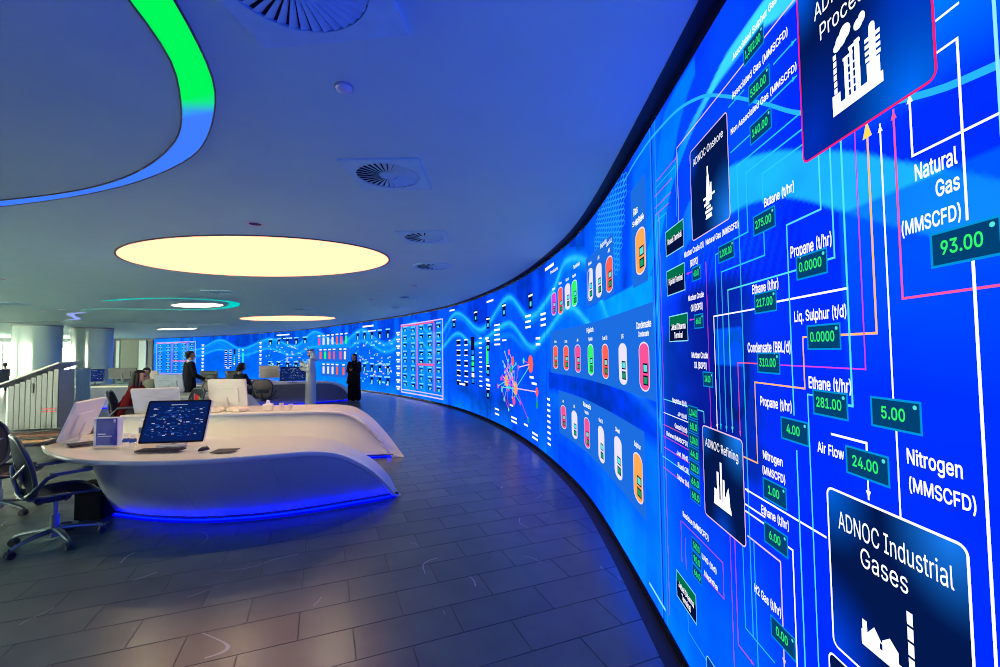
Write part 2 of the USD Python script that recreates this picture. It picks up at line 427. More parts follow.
def screen_picture(S, Z):
    """the picture the LEDs show behind the diagrams: royal blue with cyan ribbons (linear colour)"""
    P = np.stack([S * 0.55, Z * 0.8, 0 * S], -1)
    n = meshkit.fbm(P, 4, 3)
    n2 = meshkit.fbm(np.stack([S * 2.2, Z * 0.35, 0 * S], -1), 3, 9)
    deep, mid = np.array([0.001, 0.010, 0.36]), np.array([0.001, 0.058, 0.95])
    k = np.clip((n - 0.33) * 2.6, 0, 1)[..., None]
    C = deep * (1 - k) + mid * k
    far = np.clip((S - 14) / 10, 0, 1)[..., None]
    bays = np.clip((S - 5.3) / 0.4, 0, 1)[..., None]
    C = C + bays * np.array([0.0, 0.035, 0.10]) + bays * np.clip((10.5 - S) / 2, 0, 1)[..., None] * np.clip(0.3 + k, 0, 1) * np.array([0.0, 0.075, 0.1])
    C = C * (1 - far) + (C * 0.6 + np.array([0.0, 0.085, 0.36])) * far
    low = (np.clip(0.55 - Z, 0, 0.5) * 2 * (n2 > 0.3))[..., None]
    C = C + low * np.array([0.0, 0.09, 0.30]) * n2[..., None] * 1.5

    def mix(col, a):
        nonlocal C
        a = np.clip(a, 0, 1)[..., None]
        C = C * (1 - a) + np.array(col) * a

    w1, w2 = PchipInterpolator(*np.array(_W1).T)(S), PchipInterpolator(*np.array(_W2).T)(S)
    back = np.clip((S - 5.6) / 0.1, 0, 1)
    # soft glow below each ribbon, then its bright core
    for w, width in ((w1, 0.13), (w2, 0.11)):
        d = Z - w
        mix((0.0, 0.13, 0.95), back * np.exp(-np.clip(-d, 0, 9) / 0.22) * (d < 0) * 0.7)
        mix((0.004, 0.36, 1.0), back * np.clip(1 - np.abs(d) / width, 0, 1) ** 0.9 * 0.8)
        mix((0.03, 0.58, 1.0), back * np.clip(1.2 - np.abs(d - 0.02) / 0.045, 0, 1) * 0.7)
    w3 = w1 * 0.5 + w2 * 0.5 + 0.35 * np.sin(S * 0.9) - 0.15
    mix((0.004, 0.24, 1.0), np.clip((S - 10) / 2, 0, 1) * np.clip(1 - np.abs(Z - w3) / 0.09, 0, 1) * 0.8)
    mix((0.006, 0.34, 1.0), (S > 17.3) * (S < 21.0) * (Z > 0.2) * (Z < 2.7) * (0.35 + 0.4 * (n2 > 0.5)))
    mix((0.006, 0.34, 1.0), (S > 46.2) * (0.30 + 0.4 * (n2 > 0.5)))
    mix((0.0, 0.30, 1.0), (S > 26) * (S < 30.4) * (Z < 2.2) * 0.5)
    mix((0.0, 0.02, 0.50), back * (Z > w1 + 0.16) * np.clip((n2 - 0.45) * 5, 0, 1) * 0.7)
    mix((0.005, 0.30, 1.0), np.clip((S - 17) / 3, 0, 1) * (Z < w1) * (Z > w2) * 0.45)
    # tank bay near the schematic: a pale field above the middle panel
    mix((0.002, 0.36, 0.98), (S > 5.72) * (S < 9.3) * (Z < 2.12) * (Z > 1.9) * np.clip((8.2 - S) / 1.5, 0, 1) * 0.8)
    mix((0.0, 0.022, 0.50), (S > 5.7) * (S < 9.75) * np.clip((1.40 - Z) / 0.08, 0, 1) * np.clip((Z - 1.02) / 0.1, 0, 1) * 0.8)
    mix((0.0, 0.040, 0.78), (S > 5.72) * np.clip((10.2 - S) / 1.0, 0, 1) * np.clip((0.55 - Z) / 0.2, 0, 1) * np.clip((S - 6.6) / 1.2, 0, 1) * 0.8)
    # --- schematic bay (s < 5.6)
    bay = np.clip((5.62 - S) / 0.04, 0, 1)
    right = np.clip((4.60 - S) / 0.30, 0, 1)
    mix((0.0, 0.025, 1.0), bay * right)
    mid_left = bay * (1 - right)
    mix((0.002, 0.008, 0.28), mid_left * np.clip((2.02 - Z) / 0.12, 0, 1) * np.clip((Z - 0.95) / 0.25, 0, 1) * np.clip(0.35 + n2, 0, 1))
    mix((0.0, 0.105, 0.95), mid_left * np.clip((0.95 - Z) / 0.5, 0, 1) * 0.9)
    mix((0.0, 0.21, 1.0), bay * np.clip((S - 5.10) / 0.3, 0, 1) * np.clip((0.75 - Z) / 0.7, 0, 1) * 0.7)
    mix((0.001, 0.014, 0.50), bay * (S > 4.3) * (S < 5.25) * (np.sin((S * 2.0 + Z) * 60) > 0) * np.clip((2.12 - Z) / 0.06, 0, 1) * np.clip((Z - 1.80) / 0.06, 0, 1) * 0.6)
    s1u = [(6.3, 1.95), (5.8, 2.30), (5.5, 2.55), (5.143, 2.72), (4.908, 2.777), (4.681, 2.83), (4.49, 2.833), (4.3, 2.81), (3.9, 2.7), (3.0, 2.2)]
    s1l = [(6.3, 1.82), (5.66, 2.19), (5.3, 2.55), (4.957, 2.713), (4.749, 2.749), (4.528, 2.748), (4.333, 2.693), (4.266, 2.683), (3.9, 2.55), (3.0, 2.05)]
    b = _band(S, Z, s1u, s1l, 0.012)
    mix((0.0, 0.30, 1.05), b * np.clip((S - 4.9) / 0.3, 0, 1) * 0.9)
    mix((0.05, 0.68, 1.0), b * np.clip((5.2 - S) / 0.35, 0, 1))
    s0u = [(6.1, 2.25), (5.62, 2.68), (5.41, 3.0), (5.19, 3.03), (5.0, 3.03)]
    s0l = [(6.1, 2.12), (5.66, 2.40), (5.37, 2.58), (5.2, 2.80), (5.0, 2.92)]
    mix((0.0, 0.20, 1.05), _band(S, Z, s0u, s0l, 0.03) * 0.85)
    s2u = [(6.0, 1.9), (5.6, 2.05), (5.3, 2.25), (5.11, 2.375), (4.99, 2.403), (4.63, 2.361), (4.44, 2.31), (4.25, 2.226), (4.07, 2.136), (3.96, 2.067), (3.85, 2.003), (3.76, 1.945), (3.4, 1.72), (2.6, 1.4)]
    s2l = [(6.0, 1.8), (5.6, 1.90), (5.3, 2.06), (5.12, 2.175), (4.9, 2.18), (4.645, 2.175), (4.45, 2.145), (4.255, 2.068), (4.177, 2.023), (4.02, 1.936), (3.88, 1.864), (3.77, 1.81), (3.4, 1.62), (2.6, 1.25)]
    b = _band(S, Z, s2u, s2l, 0.012)
    mix((0.012, 0.42, 1.05), b * np.clip((5.3 - S) / 0.5, 0, 1))
    mix((0.0, 0.11, 1.05), bay * (Z < 2.0) * (S < 4.15) * np.clip((Z - 1.55) / 0.4, 0, 1) * 0.7)
    mix((0.0, 0.24, 1.05), (S < 4.27) * np.clip((Z - 2.15) / 0.25, 0, 1) * 0.85)
    # dark oval shapes in the lower left of the schematic
    e = ((S - 4.72) / 0.10) ** 2 + ((Z - 1.55) / 0.18) ** 2
    mix((0.002, 0.012, 0.22), bay * (e < 1) * (e > 0.55) * 0.8)
    mix((0.0, 0.14, 0.8), bay * (S > 4.66) * (S < 4.88) * (Z > 1.58) * (Z < 1.74) * 0.55)
    # fine streaks and faint circuit traces
    n4 = meshkit.fbm(np.stack([S * 5.0, Z * 9.0, 0 * S], -1), 3, 31)
    n5 = meshkit.noise(np.stack([S * 9.0, Z * 1.2, 0 * S], -1), 17)
    C = C * np.clip(0.74 + 0.36 * n4 + 0.18 * n5, 0.5, 1.15)[..., None]
    # blue LEDs are driven far past the camera's clipping point
    near = np.clip((9.5 - S) / 2.5, 0, 1)
    C[..., 2] = C[..., 2] * (1.05 - 0.05 * near) + (1.0 + 2.2 * near) * np.clip(C[..., 2] - 0.5, 0, 0.6)
    C[..., 1] *= 1.12
    return C


def screen_mesh(s0, s1, ds, dz):
    ns, nz = int(round((s1 - s0) / ds)) + 1, int(round((Z_TOP - Z_BOT) / dz)) + 1
    S, Z = np.meshgrid(np.linspace(s0, s1, ns), np.linspace(Z_BOT, Z_TOP, nz), indexing='ij')
    V = wall(S, Z).reshape(-1, 3)
    i = np.arange(ns * nz).reshape(ns, nz)
    F = np.vstack([np.stack([i[:-1, :-1], i[1:, :-1], i[1:, 1:]], -1).reshape(-1, 3), np.stack([i[:-1, :-1], i[1:, 1:], i[:-1, 1:]], -1).reshape(-1, 3)])
    return (V, F), screen_picture(S, Z).reshape(-1, 3)


led = vcol_glow('led_picture', 'picture', 1.0)
for a_, b_, ds_, dz_ in ((0.02, 3.4, 0.05, 0.06), (3.4, 3.7, .03, .03), (3.7, 5.9, 0.011, 0.0115), (5.9, 10.0, 0.022, 0.020), (10.0, 20.0, 0.05, 0.04), (20.0, S_END, 0.10, 0.05)):
    (V_, F_), C_ = screen_mesh(a_, b_, ds_, dz_)
    o_ = obj('led_screen', (V_, F_), led, vw)
    UsdGeom.PrimvarsAPI(o_).CreatePrimvar('picture', Sdf.ValueTypeNames.Color3fArray, 'vertex').Set(Vt.Vec3fArray.FromNumpy(C_.astype(np.float32)))


def flat(polys, off, step=0.25):
    """flat lit shapes on the screen: shapely polygons in (s, z), or (s, z) triangles"""
    V, F = [], []
    for p in polys:
        for g in getattr(p, 'geoms', [p]):
            v, f = trimesh.creation.triangulate_polygon(g, engine='earcut')
            F.append(f + sum(len(x) for x in V)); V.append(v)
    V, F = np.vstack(V), np.vstack(F)
    return wall(V[:, 0], V[:, 1], off), F


def rect(sl, sr, z0, z1):
    """rectangle cut into short pieces so that it follows the curve"""
    n = max(1, int(abs(sl - sr) / 0.2))
    e = np.linspace(sl, sr, n + 1)
    return [Polygon([(a, z0), (b, z0), (b, z1), (a, z1)]) for a, b in zip(e[:-1], e[1:])]


def frame_of(sl, sr, z0, z1, w):
    return rect(sl, sr, z1 - w, z1) + rect(sl, sr, z0, z0 + w) + rect(sl, sl - w, z0 + w, z1 - w) + rect(sr + w, sr, z0 + w, z1 - w)


_txt = {}


def words(text, sl, sr, zb, h, off, bold=True):
    """lettering on the screen from s = sl (left) to sr, baseline zb, capitals h tall"""
    if (text, bold) not in _txt:
        m = meshkit.text_mesh(text, 1.0, 0.01, bold)
        m = trimesh.Trimesh(m.vertices, m.faces[np.abs(m.face_normals[:, 2]) > 0.9], process=False)
        keep = m.vertices[m.faces][:, :, 2].mean(1) > 0.005
        f = m.faces[keep]
        u, inv = np.unique(f, return_inverse=True)
        _txt[(text, bold)] = (m.vertices[u], inv.reshape(-1, 3))
    v, f = _txt[(text, bold)]
    w = v[:, 0].max()
    return wall(sl + (sr - sl) * v[:, 0] / w, zb + v[:, 1] * h, off), f


def joined(ms):
    V, F, n = [], [], 0
    for v, f in ms:
        V.append(v); F.append(np.asarray(f) + n); n += len(v)
    return np.vstack(V), np.vstack(F)


def stroke(pts, w, arrow=0):
    """a line with square corners as polygons; arrow: 1, 2, 3 draw a head at its end"""
    P = []
    for (a, b), (c, d) in zip(pts[:-1], pts[1:]):
        n = max(1, int(max(abs(a - c), abs(b - d)) / 0.3))
        for k in range(n):
            q = [(a + (c - a) * t, b + (d - b) * t) for t in (k / n, (k + 1) / n)]
            if q[0] != q[1]:
                P.append(LineString(q).buffer(w / 2, cap_style='square'))
    if arrow:
        (a, b), (c, d) = pts[-2], pts[-1]
        L = math.hypot(c - a, d - b) or 1
        ux, uz = (c - a) / L, (d - b) / L
        hl, hw = 2.7 * w, 1.05 * w
        hl, hw = hl / .72, hw / .72
        P.append(Polygon([(c, d), (c - ux * hl - uz * hw, d - uz * hl + ux * hw), (c - ux * hl + uz * hw, d - uz * hl - ux * hw)]))
    return P


L1, L2, L3, L4, L5 = 0.0005, 0.0009, 0.0013, 0.0017, 0.0021

# the diagram's contents, in metres along the wall (s) and up (z)
VALUES = [
    ('93.00', 3.894, 1.878), ('5.00', 4.066, 1.531), ('24.00', 4.154, 1.396), ('281.00', 4.272, 1.53), ('0.0000', 4.286, 1.714), ('310.00', 4.557, 1.635), ('217.00', 4.562, 1.842),
    ('0.0000', 4.323, 1.923), ('275.00', 4.551, 2.117), ('4.00', 4.431, 1.43), ('1.00', 4.549, 1.204), ('6.00', 4.552, 1.053), ('0.00', 4.532, 0.749), ('1,302.00', 4.576, 2.752),
    ('530.00', 4.552, 2.592), ('140.00', 4.551, 2.446), ('1,200.00', 4.824, 2.075), ('60.0', 5.101, 2.039), ('66.0', 5.092, 1.813), ('14.00', 5.014, 1.548),
]

CAPTIONS = [
    ('Natural', 3.925, 3.833, 2.002, 0.034), ('Gas', 3.881, 3.831, 1.952, 0.032), ('(MMSCFD)', 3.964, 3.832, 1.894, 0.03), ('Nitrogen', 3.979, 3.856, 1.397, 0.032),
    ('(MMSCFD)', 3.978, 3.834, 1.339, 0.029), ('Air Flow', 4.265, 4.163, 1.358, 0.028), ('Ethane (t/hr)', 4.293, 4.128, 1.535, 0.033), ('Liq. Sulphur (t/d)', 4.347, 4.133, 1.731, 0.031),
    ('Condensate (BBL/d)', 4.623, 4.369, 1.639, 0.033), ('Propane (t/hr)', 4.553, 4.375, 1.454, 0.031), ('Propane (t/hr)', 4.353, 4.174, 1.929, 0.034),
    ('Butane (t/hr)', 4.484, 4.321, 2.131, 0.029), ('Ethane (t/hr)', 4.579, 4.419, 1.847, 0.031), ('Nitrogen', 4.548, 4.433, 1.271, 0.028), ('(MMSCFD)', 4.555, 4.423, 1.219, 0.026),
    ('Ethane (t/hr)', 4.571, 4.413, 1.077, 0.028), ('H2 Gas (t/hr)', 4.635, 4.474, 0.774, 0.029), ('Associated Sulphur Gas', 4.657, 4.371, 2.763, 0.024),
    ('Associated Gas (MMSCFD)', 4.673, 4.322, 2.619, 0.025), ('Non Associated Gas (MMSCFD)', 4.692, 4.287, 2.486, 0.023), ('Murban Crude Oil', 5.197, 4.967, 2.111, 0.027),
    ('(BOPD)', 5.129, 5.032, 2.052, 0.03), ('Natural Gas (MMSCFD)', 4.946, 4.656, 2.114, 0.024), ('Murban Crude', 5.162, 4.982, 1.889, 0.025), ('Oil (BOPD)', 5.133, 4.998, 1.835, 0.03),
    ('Murban Crude', 5.14, 4.959, 1.611, 0.027), ('Oil (BOPD)', 5.114, 4.976, 1.563, 0.028), ('Naphtha (t/d)', 5.424, 5.224, 1.366, 0.018), ('JP (t/d)', 5.348, 5.226, 1.302, 0.016),
    ('Gasoil (t/d)', 5.397, 5.224, 1.232, 0.019), ('Butane (MMSCFD)', 5.532, 5.224, 1.167, 0.018), ('Jet (t/d)', 5.379, 5.223, 1.094, 0.017), ('Fuel Oil', 5.369, 5.221, 1.03, 0.02),
    ('Sulphur (t/d)', 5.381, 5.22, 0.966, 0.02), ('Residue (MMSCFD)', 5.317, 5.012, 0.792, 0.021), ('LNG (t/d)', 5.093, 4.942, 0.682, 0.019), ('Naphtha', 5.071, 4.937, 0.615, 0.019),
]

LINES = [
    ('white', 0.01, [(3.86, 2.24), (3.822, 2.24), (3.822, 1.89)], 0), ('white', 0.012, [(3.816, 1.822), (3.816, 1.061)], 0),
    ('ice', 0.008, [(3.756, 2.6), (3.756, 1.9)], 0), ('white', 0.01, [(3.859, 2.305), (3.817, 2.305)], 0),
    ('white', 0.01, [(3.758, 2.058), (3.927, 2.058), (3.927, 2.194)], 1), ('white', 0.009, [(4.005, 1.526), (4.005, 2.168)], 1), ('white', 0.009, [(4.001, 1.46), (4.001, 1.266)], 0),
    ('redpink', 0.007, [(3.774, 1.757), (3.968, 1.757), (3.968, 2.181)], 2), ('orange', 0.008, [(4.161, 1.684), (4.042, 1.684), (4.042, 2.187)], 3),
    ('magenta', 0.005, [(4.43, 1.597), (4.08, 1.597), (4.08, 2.189)], 0), ('mint', 0.008, [(4.144, 1.502), (4.127, 1.502), (4.127, 2.196)], 0),
    ('white', 0.008, [(4.438, 1.803), (4.13, 1.803)], 0), ('white', 0.007, [(4.566, 1.792), (4.891, 1.792), (4.891, 1.311)], 1),
    ('orange', 0.007, [(4.288, 1.683), (4.31, 1.683), (4.31, 1.531), (4.583, 1.531), (4.583, 1.245), (4.678, 1.245)], 0),
    ('redpink', 0.006, [(4.559, 1.598), (4.699, 1.598), (4.699, 1.319)], 1), ('mint', 0.007, [(4.201, 1.891), (4.167, 1.891), (4.167, 2.19)], 0),
    ('mint', 0.007, [(4.325, 1.887), (4.759, 1.887), (4.759, 1.322)], 1), ('mint', 0.007, [(4.366, 2.036), (4.211, 2.036), (4.211, 2.199)], 0),
    ('mint', 0.007, [(4.366, 2.036), (4.366, 1.447)], 0), ('mint', 0.007, [(4.36, 1.337), (4.36, 0.699)], 0),
    ('cyan', 0.007, [(4.266, 2.25), (4.489, 2.25), (4.489, 2.148)], 0), ('cyan', 0.007, [(4.268, 2.296), (4.593, 2.296), (4.593, 2.077), (4.705, 2.077)], 0),
    ('cyan', 0.007, [(4.273, 2.347), (4.655, 2.347), (4.655, 0.604)], 0), ('cyan', 0.007, [(4.825, 2.052), (4.858, 2.052), (4.858, 1.318)], 1),
    ('cyan', 0.007, [(4.492, 2.049), (4.492, 1.969), (4.809, 1.969), (4.809, 1.317)], 1), ('cyan', 0.007, [(4.4, 2.577), (4.287, 2.577)], 1),
    ('cyan', 0.007, [(4.586, 2.604), (4.701, 2.604)], 0), ('cyan', 0.007, [(4.429, 2.467), (4.29, 2.467)], 1), ('cyan', 0.007, [(4.557, 2.42), (4.697, 2.42)], 0),
    ('palepink', 0.007, [(4.265, 2.7), (5.255, 2.7), (5.255, 2.287)], 0), ('magenta', 0.006, [(5.271, 2.655), (5.582, 2.655)], 0), ('magenta', 0.006, [(5.336, 2.575), (5.624, 2.575)], 0),
    ('magenta', 0.006, [(5.357, 2.506), (5.63, 2.506)], 0), ('magenta', 0.006, [(5.4, 2.46), (5.615, 2.46)], 0),
    ('cyan', 0.006, [(5.281, 2.35), (5.281, 2.619), (5.602, 2.619), (5.602, 1.949)], 0), ('cyan', 0.006, [(5.434, 2.33), (5.434, 2.418), (5.6, 2.418), (5.6, 1.291)], 0),
    ('magenta', 0.006, [(5.561, 2.444), (5.561, 0.991), (5.561, 0.15)], 0), ('mint', 0.006, [(5.624, 2.464), (5.624, 1.048)], 0), ('magenta', 0.006, [(4.952, 2.04), (4.952, 1.296)], 1),
    ('magenta', 0.006, [(5.103, 2.025), (5.171, 2.025)], 2), ('magenta', 0.006, [(5.091, 1.795), (5.151, 1.795)], 2), ('mint', 0.006, [(5.562, 1.367), (5.022, 1.367), (5.022, 1.317)], 0),
    ('white', 0.005, [(5.568, 1.289), (5.202, 1.289)], 0), ('redpink', 0.005, [(5.574, 1.219), (5.201, 1.219)], 0), ('magenta', 0.005, [(5.579, 1.152), (5.199, 1.152)], 0),
    ('redpink', 0.005, [(5.576, 1.089), (5.204, 1.089)], 0), ('mint', 0.006, [(5.606, 1.03), (5.197, 1.03)], 0), ('magenta', 0.006, [(5.603, 0.968), (5.131, 0.968)], 0),
    ('white', 0.008, [(4.247, 1.126), (4.675, 1.126)], 2), ('white', 0.008, [(4.55, 1.069), (4.678, 1.069)], 0), ('white', 0.008, [(4.43, 1.023), (4.399, 1.023), (4.399, 0.669)], 0),
    ('white', 0.008, [(4.678, 1.044), (4.552, 1.044)], 0), ('palepink', 0.008, [(4.669, 0.956), (4.467, 0.956), (4.467, 0.625)], 2),
    ('cyan', 0.006, [(4.709, 0.906), (4.709, 0.599), (4.523, 0.599)], 0), ('cyan', 0.006, [(4.628, 0.958), (4.628, 0.5)], 0),
    ('magenta', 0.006, [(4.77, 0.911), (4.77, 0.499), (4.659, 0.499)], 1), ('magenta', 0.005, [(4.809, 0.922), (4.809, 0.371)], 0),
    ('magenta', 0.005, [(5.334, 0.759), (4.88, 0.759), (4.88, 0.611), (5.078, 0.611)], 0), ('cyan', 0.005, [(5.287, 0.324), (5.287, 0.229), (5.075, 0.229)], 0),
    ('magenta', 0.005, [(5.348, 0.754), (5.348, 0.546)], 0), ('magenta', 0.005, [(5.292, 0.69), (5.292, 0.536)], 0), ('white', 0.012, [(4.206, 1.417), (4.088, 1.417), (4.088, 1.386)], 0),
    ('white', 0.01, [(4.089, 1.332), (4.089, 1.282)], 2), ('mint', 0.006, [(4.272, 1.515), (4.299, 1.515), (4.299, 0.734)], 0),
]

TANKS = [
    (5.95, 2.168, 2.47, 0.23, 'orange'), (6.873, 2.171, 2.479, 0.249, 'red'), (7.285, 2.179, 2.5, 0.267, 'white'), (7.663, 2.188, 2.522, 0.268, 'white'),
    (8.381, 2.204, 2.516, 0.208, 'green'), (8.699, 2.198, 2.522, 0.224, 'white'), (9.044, 2.163, 2.527, 0.22, 'red'), (9.389, 2.178, 2.498, 0.246, 'magenta'),
    (9.347, 1.405, 1.727, 0.285, 'red'), (8.818, 1.404, 1.719, 0.284, 'red'), (8.288, 1.398, 1.722, 0.268, 'pink'), (7.71, 1.396, 1.717, 0.284, 'green'), (7.097, 1.395, 1.707, 0.282, 'red'),
    (6.489, 1.387, 1.701, 0.264, 'white'), (5.932, 1.384, 1.699, 0.235, 'pink'), (8.994, 0.612, 0.914, 0.274, 'pink'), (8.488, 0.577, 0.904, 0.269, 'white'),
    (7.941, 0.578, 0.903, 0.302, 'pink'), (7.33, 0.572, 0.907, 0.316, 'white'), (6.709, 0.591, 0.924, 0.295, 'white'), (6.143, 0.589, 0.919, 0.274, 'orange'),
]

for text, sl, zt in VALUES:                                   # the read-outs: dark teal plate, blue outline, green figures, status dot
    w, h = (0.095, 0.062) if text in ('60.0', '66.0', '14.00') else (0.128, 0.066)
    v = obj('value_box', flat(rect(sl, sl - w, zt - h, zt), L4), LIT['boxfill'], vw)
    obj('border', flat(frame_of(sl + .003, sl - w - .003, zt - h - .003, zt + .003, .005), L5), LIT['boxline'], v)
    n = len(text)
    tw = min(0.0165 * n, w * 0.8) if w > .1 else w * .62
    obj('reading', words(text, sl - w * .45 + tw / 2, sl - w * .45 - tw / 2, zt - h * .68, 0.027, L5), LIT['green'], v)
    obj('status_dot', flat([Polygon([(sl - w * .9 + .005 * math.cos(t), zt - .011 + .005 * math.sin(t)) for t in np.linspace(0, 6.283, 11)[:-1]])], L5), LIT['mint'], v)
for k in range(7):                                            # column of seven read-outs left of the refinery tile
    zt = 1.375 - k * .0665
    v = obj('value_box', flat(rect(5.205, 5.09, zt - .056, zt), L4), LIT['boxfill'], vw)
    obj('border', flat(frame_of(5.207, 5.088, zt - .058, zt + .002, .004), L5), LIT['boxline'], v)
    obj('reading', words(['1,144.0', '60.0', '1,206.0', '44.0', '230.0', '66.0', '60.0'][k], 5.19, 5.10, zt - .045, .030, L5), LIT['green'], v)
for k in range(3):
    zt = 0.735 - k * .064
    v = obj('value_box', flat(rect(5.205, 5.10, zt - .056, zt), L4), LIT['boxfill'], vw)
    obj('border', flat(frame_of(5.207, 5.098, zt - .058, zt + .002, .004), L5), LIT['boxline'], v)
    obj('reading', words(['540.0', '90.0', '66.0'][k], 5.19, 5.115, zt - .044, .028, L5), LIT['green'], v)
for text, sl, sr, zb, h in CAPTIONS:
    obj('caption', words(text, sl, sr, zb, h * (1.25 if h < .022 else 1.0), L4), LIT['white'], vw)
for c, w, pts, arrow in LINES:
    if arrow == 3:
        obj('flow_line', flat(stroke(pts[:3], w * .78), L2), LIT[c], vw)
    else:
        obj('flow_line', flat(stroke(pts, w * (.52 if w >= .009 else .78), arrow), L2), LIT[c], vw)
for s_, z_, c_ in ((4.042, 2.187, 'orange'),):
    obj('flow_arrow', flat([Polygon([(s_, z_ + .01), (s_ + .014, z_ - .032), (s_ - .014, z_ - .032)])], L3), glow('lit_yellow', (1.1, .75, .12)), vw)

obj('flow_line', flat(stroke([(5.93, .135), (5.64, .135)], .016), L2), LIT['ice'], vw)
arc = [(6.4, 2.93), (6.0, 2.965), (5.729, 2.96), (5.504, 2.935), (5.279, 2.90), (4.949, 2.792), (4.675, 2.63), (4.455, 2.476), (4.282, 2.349), (4.061, 2.241), (3.951, 2.194), (3.822, 2.155), (3.6, 2.13)]
_as = np.linspace(6.35, 3.6, 90)
_az = PchipInterpolator(*np.array(sorted(arc)).T)(_as)
obj('ribbon_line', loft([wall(_as, _az - .008, L1), wall(_as, _az + .008, L1)], closed=False), glow('lit_ribbon', (0.02, 0.48, 1.0)), vw)
tile_pic = usdkit.material(stage, LOOKS + 'lit_tile', {'a': ('attribute', {'attribute': 'picture'}), 'e': ('emission', {'strength': 1.0})}, [('a.color', 'e.color')], surface='e.emission')


def tile_plate(name, sl, sr, z0, z1, hot):
    """a dark blue diagram tile, lighter towards one corner, with faint specks"""
    ns, nz = 22, 22
    S, Z = np.meshgrid(np.linspace(sl - .005, sr + .005, ns), np.linspace(z0 + .005, z1 - .005, nz), indexing='ij')
    V = wall(S, Z, L3).reshape(-1, 3)
    i = np.arange(ns * nz).reshape(ns, nz)
    F = np.vstack([np.stack([i[:-1, :-1], i[1:, :-1], i[1:, 1:]], -1).reshape(-1, 3), np.stack([i[:-1, :-1], i[1:, 1:], i[:-1, 1:]], -1).reshape(-1, 3)])
    u, v = (sl - S) / (sl - sr), (Z - z0) / (z1 - z0)
    C = np.zeros((ns, nz, 3)) + np.array([0.0008, 0.009, 0.075])
    for (hu, hv, r, col) in hot:
        a = np.clip(1 - np.hypot(u - hu, v - hv) / r, 0, 1)[..., None] ** 1.5
        C = C * (1 - a) + np.array(col) * a
    o = obj(name, (V, F), tile_pic, vw)
    UsdGeom.PrimvarsAPI(o).CreatePrimvar('picture', Sdf.ValueTypeNames.Color3fArray, 'vertex').Set(Vt.Vec3fArray.FromNumpy(C.reshape(-1, 3).astype(np.float32)))
    return o


def rounded_frame(sl, sr, z0, z1, r, w):
    w0, h0 = sl - sr, z1 - z0
    p = rrect(w0, h0, r).difference(rrect(w0 - 2 * w, h0 - 2 * w, max(r - w, .004)))
    # cut into quarters so that it follows the wall
    out = []
    for a in np.linspace(-w0 / 2, w0 / 2, 5)[:-1]:
        q = p.intersection(Polygon([(a, -h0), (a + w0 / 4, -h0), (a + w0 / 4, h0), (a, h0)]))
        out += [g for g in getattr(q, 'geoms', [q]) if g.area > 1e-7]
    return [Polygon([((sl + sr) / 2 - x, (z0 + z1) / 2 + y) for x, y in g.exterior.coords], [[((sl + sr) / 2 - x, (z0 + z1) / 2 + y) for x, y in i.coords] for i in g.interiors]) for g in out]


def pic(polys, s0, z0, sx, sz=None):
    """icon shapes drawn in a unit square, x to the right"""
    sz = sz or sx
    return [Polygon([(s0 - x * sx, z0 + y * sz) for x, y in p]) for p in polys]


def blob(cx, cy, rx, ry, n=14):
    return [(cx + rx * math.cos(t), cy + ry * math.sin(t)) for t in np.linspace(0, 2 * math.pi, n, endpoint=False)]


def bq(x0, y0, x1, y1):
    return [(x0, y0), (x1, y0), (x1, y1), (x0, y1)]


plant = [bq(0, 0, 1, .13), bq(0, .1, .18, .27)] + [bq(.05, y, .12, y + .07) for y in (.28, .37, .46, .55, .64, .73)] + \
    [bq(.28, .1, .36, .62), bq(.40, .1, .46, .70), bq(.50, .1, .60, .76), bq(.26, .62, .47, .66), bq(.38, .70, .62, .74)] + \
    [bq(.28, y, .60, y + .022) for y in (.2, .3, .4, .5)] + [bq(.72, .1, .96, .34)] + [bq(.70, y, .98, y + .05) for y in (.36, .44, .52, .60)] + [bq(.78, .3, .9, .72), blob(.84, .74, .06, .06)] + \
    [blob(.24, .92, .12, .09), blob(.33, .98, .12, .10), blob(.16, .87, .09, .06), blob(.60, .92, .09, .07), blob(.67, .96, .07, .07)]
plant2 = [bq(.30, 0, .95, .12), bq(.72, .1, .80, .30), bq(.72, .33, .80, .48), bq(.72, .51, .80, .66), bq(.72, .69, .80, .84), bq(.0, .0, .30, .20), bq(.02, .2, .10, .34), [(.10, .2), (.34, .2), (.22, .34)],
          [(.34, .12), (.58, .12), (.58, .25), (.46, .35), (.34, .25)]]
derrick = [[(.30, 0), (.70, 0), (.66, .10), (.34, .10)], bq(.28, .13, .72, .19), bq(.36, .22, .64, .27), bq(.22, .30, .55, .36), [(.34, .36), (.66, .36), (.56, .95), (.44, .95)], bq(.18, .45, .90, .50), bq(.40, .6, .72, .64), bq(.46, .9, .54, 1.15), bq(.64, .36, .72, .74)]
refinery = [[(0, .0), (1, .0), (.95, .14), (.04, .18)], bq(.05, .1, .30, .34), bq(.22, .1, .34, .72), bq(.42, .1, .52, .95), bq(.56, .1, .66, .62), bq(.66, .1, .92, .30), [(.70, .28), (.92, .28), (.86, .52), (.76, .40)]]


def process_tile(sl, sr, z0, z1, border, lines, hot, icon, place, bw, wide_caption=None):
    t = tile_plate('process_tile', sl, sr, z0, z1, hot)
    obj('tile_border', flat(rounded_frame(sl, sr, z0, z1, .022, bw * .75), L4), LIT[border], t)
    for text, a, b, zb, h in lines:
        obj('tile_caption', words(text, a, b, zb, h, L4, False), LIT['white'], t)
    obj('tile_icon', joined([flat([q], L4 + .00003 * k) for k, q in enumerate(pic(icon, *place))]), LIT['white'], t)
    return t


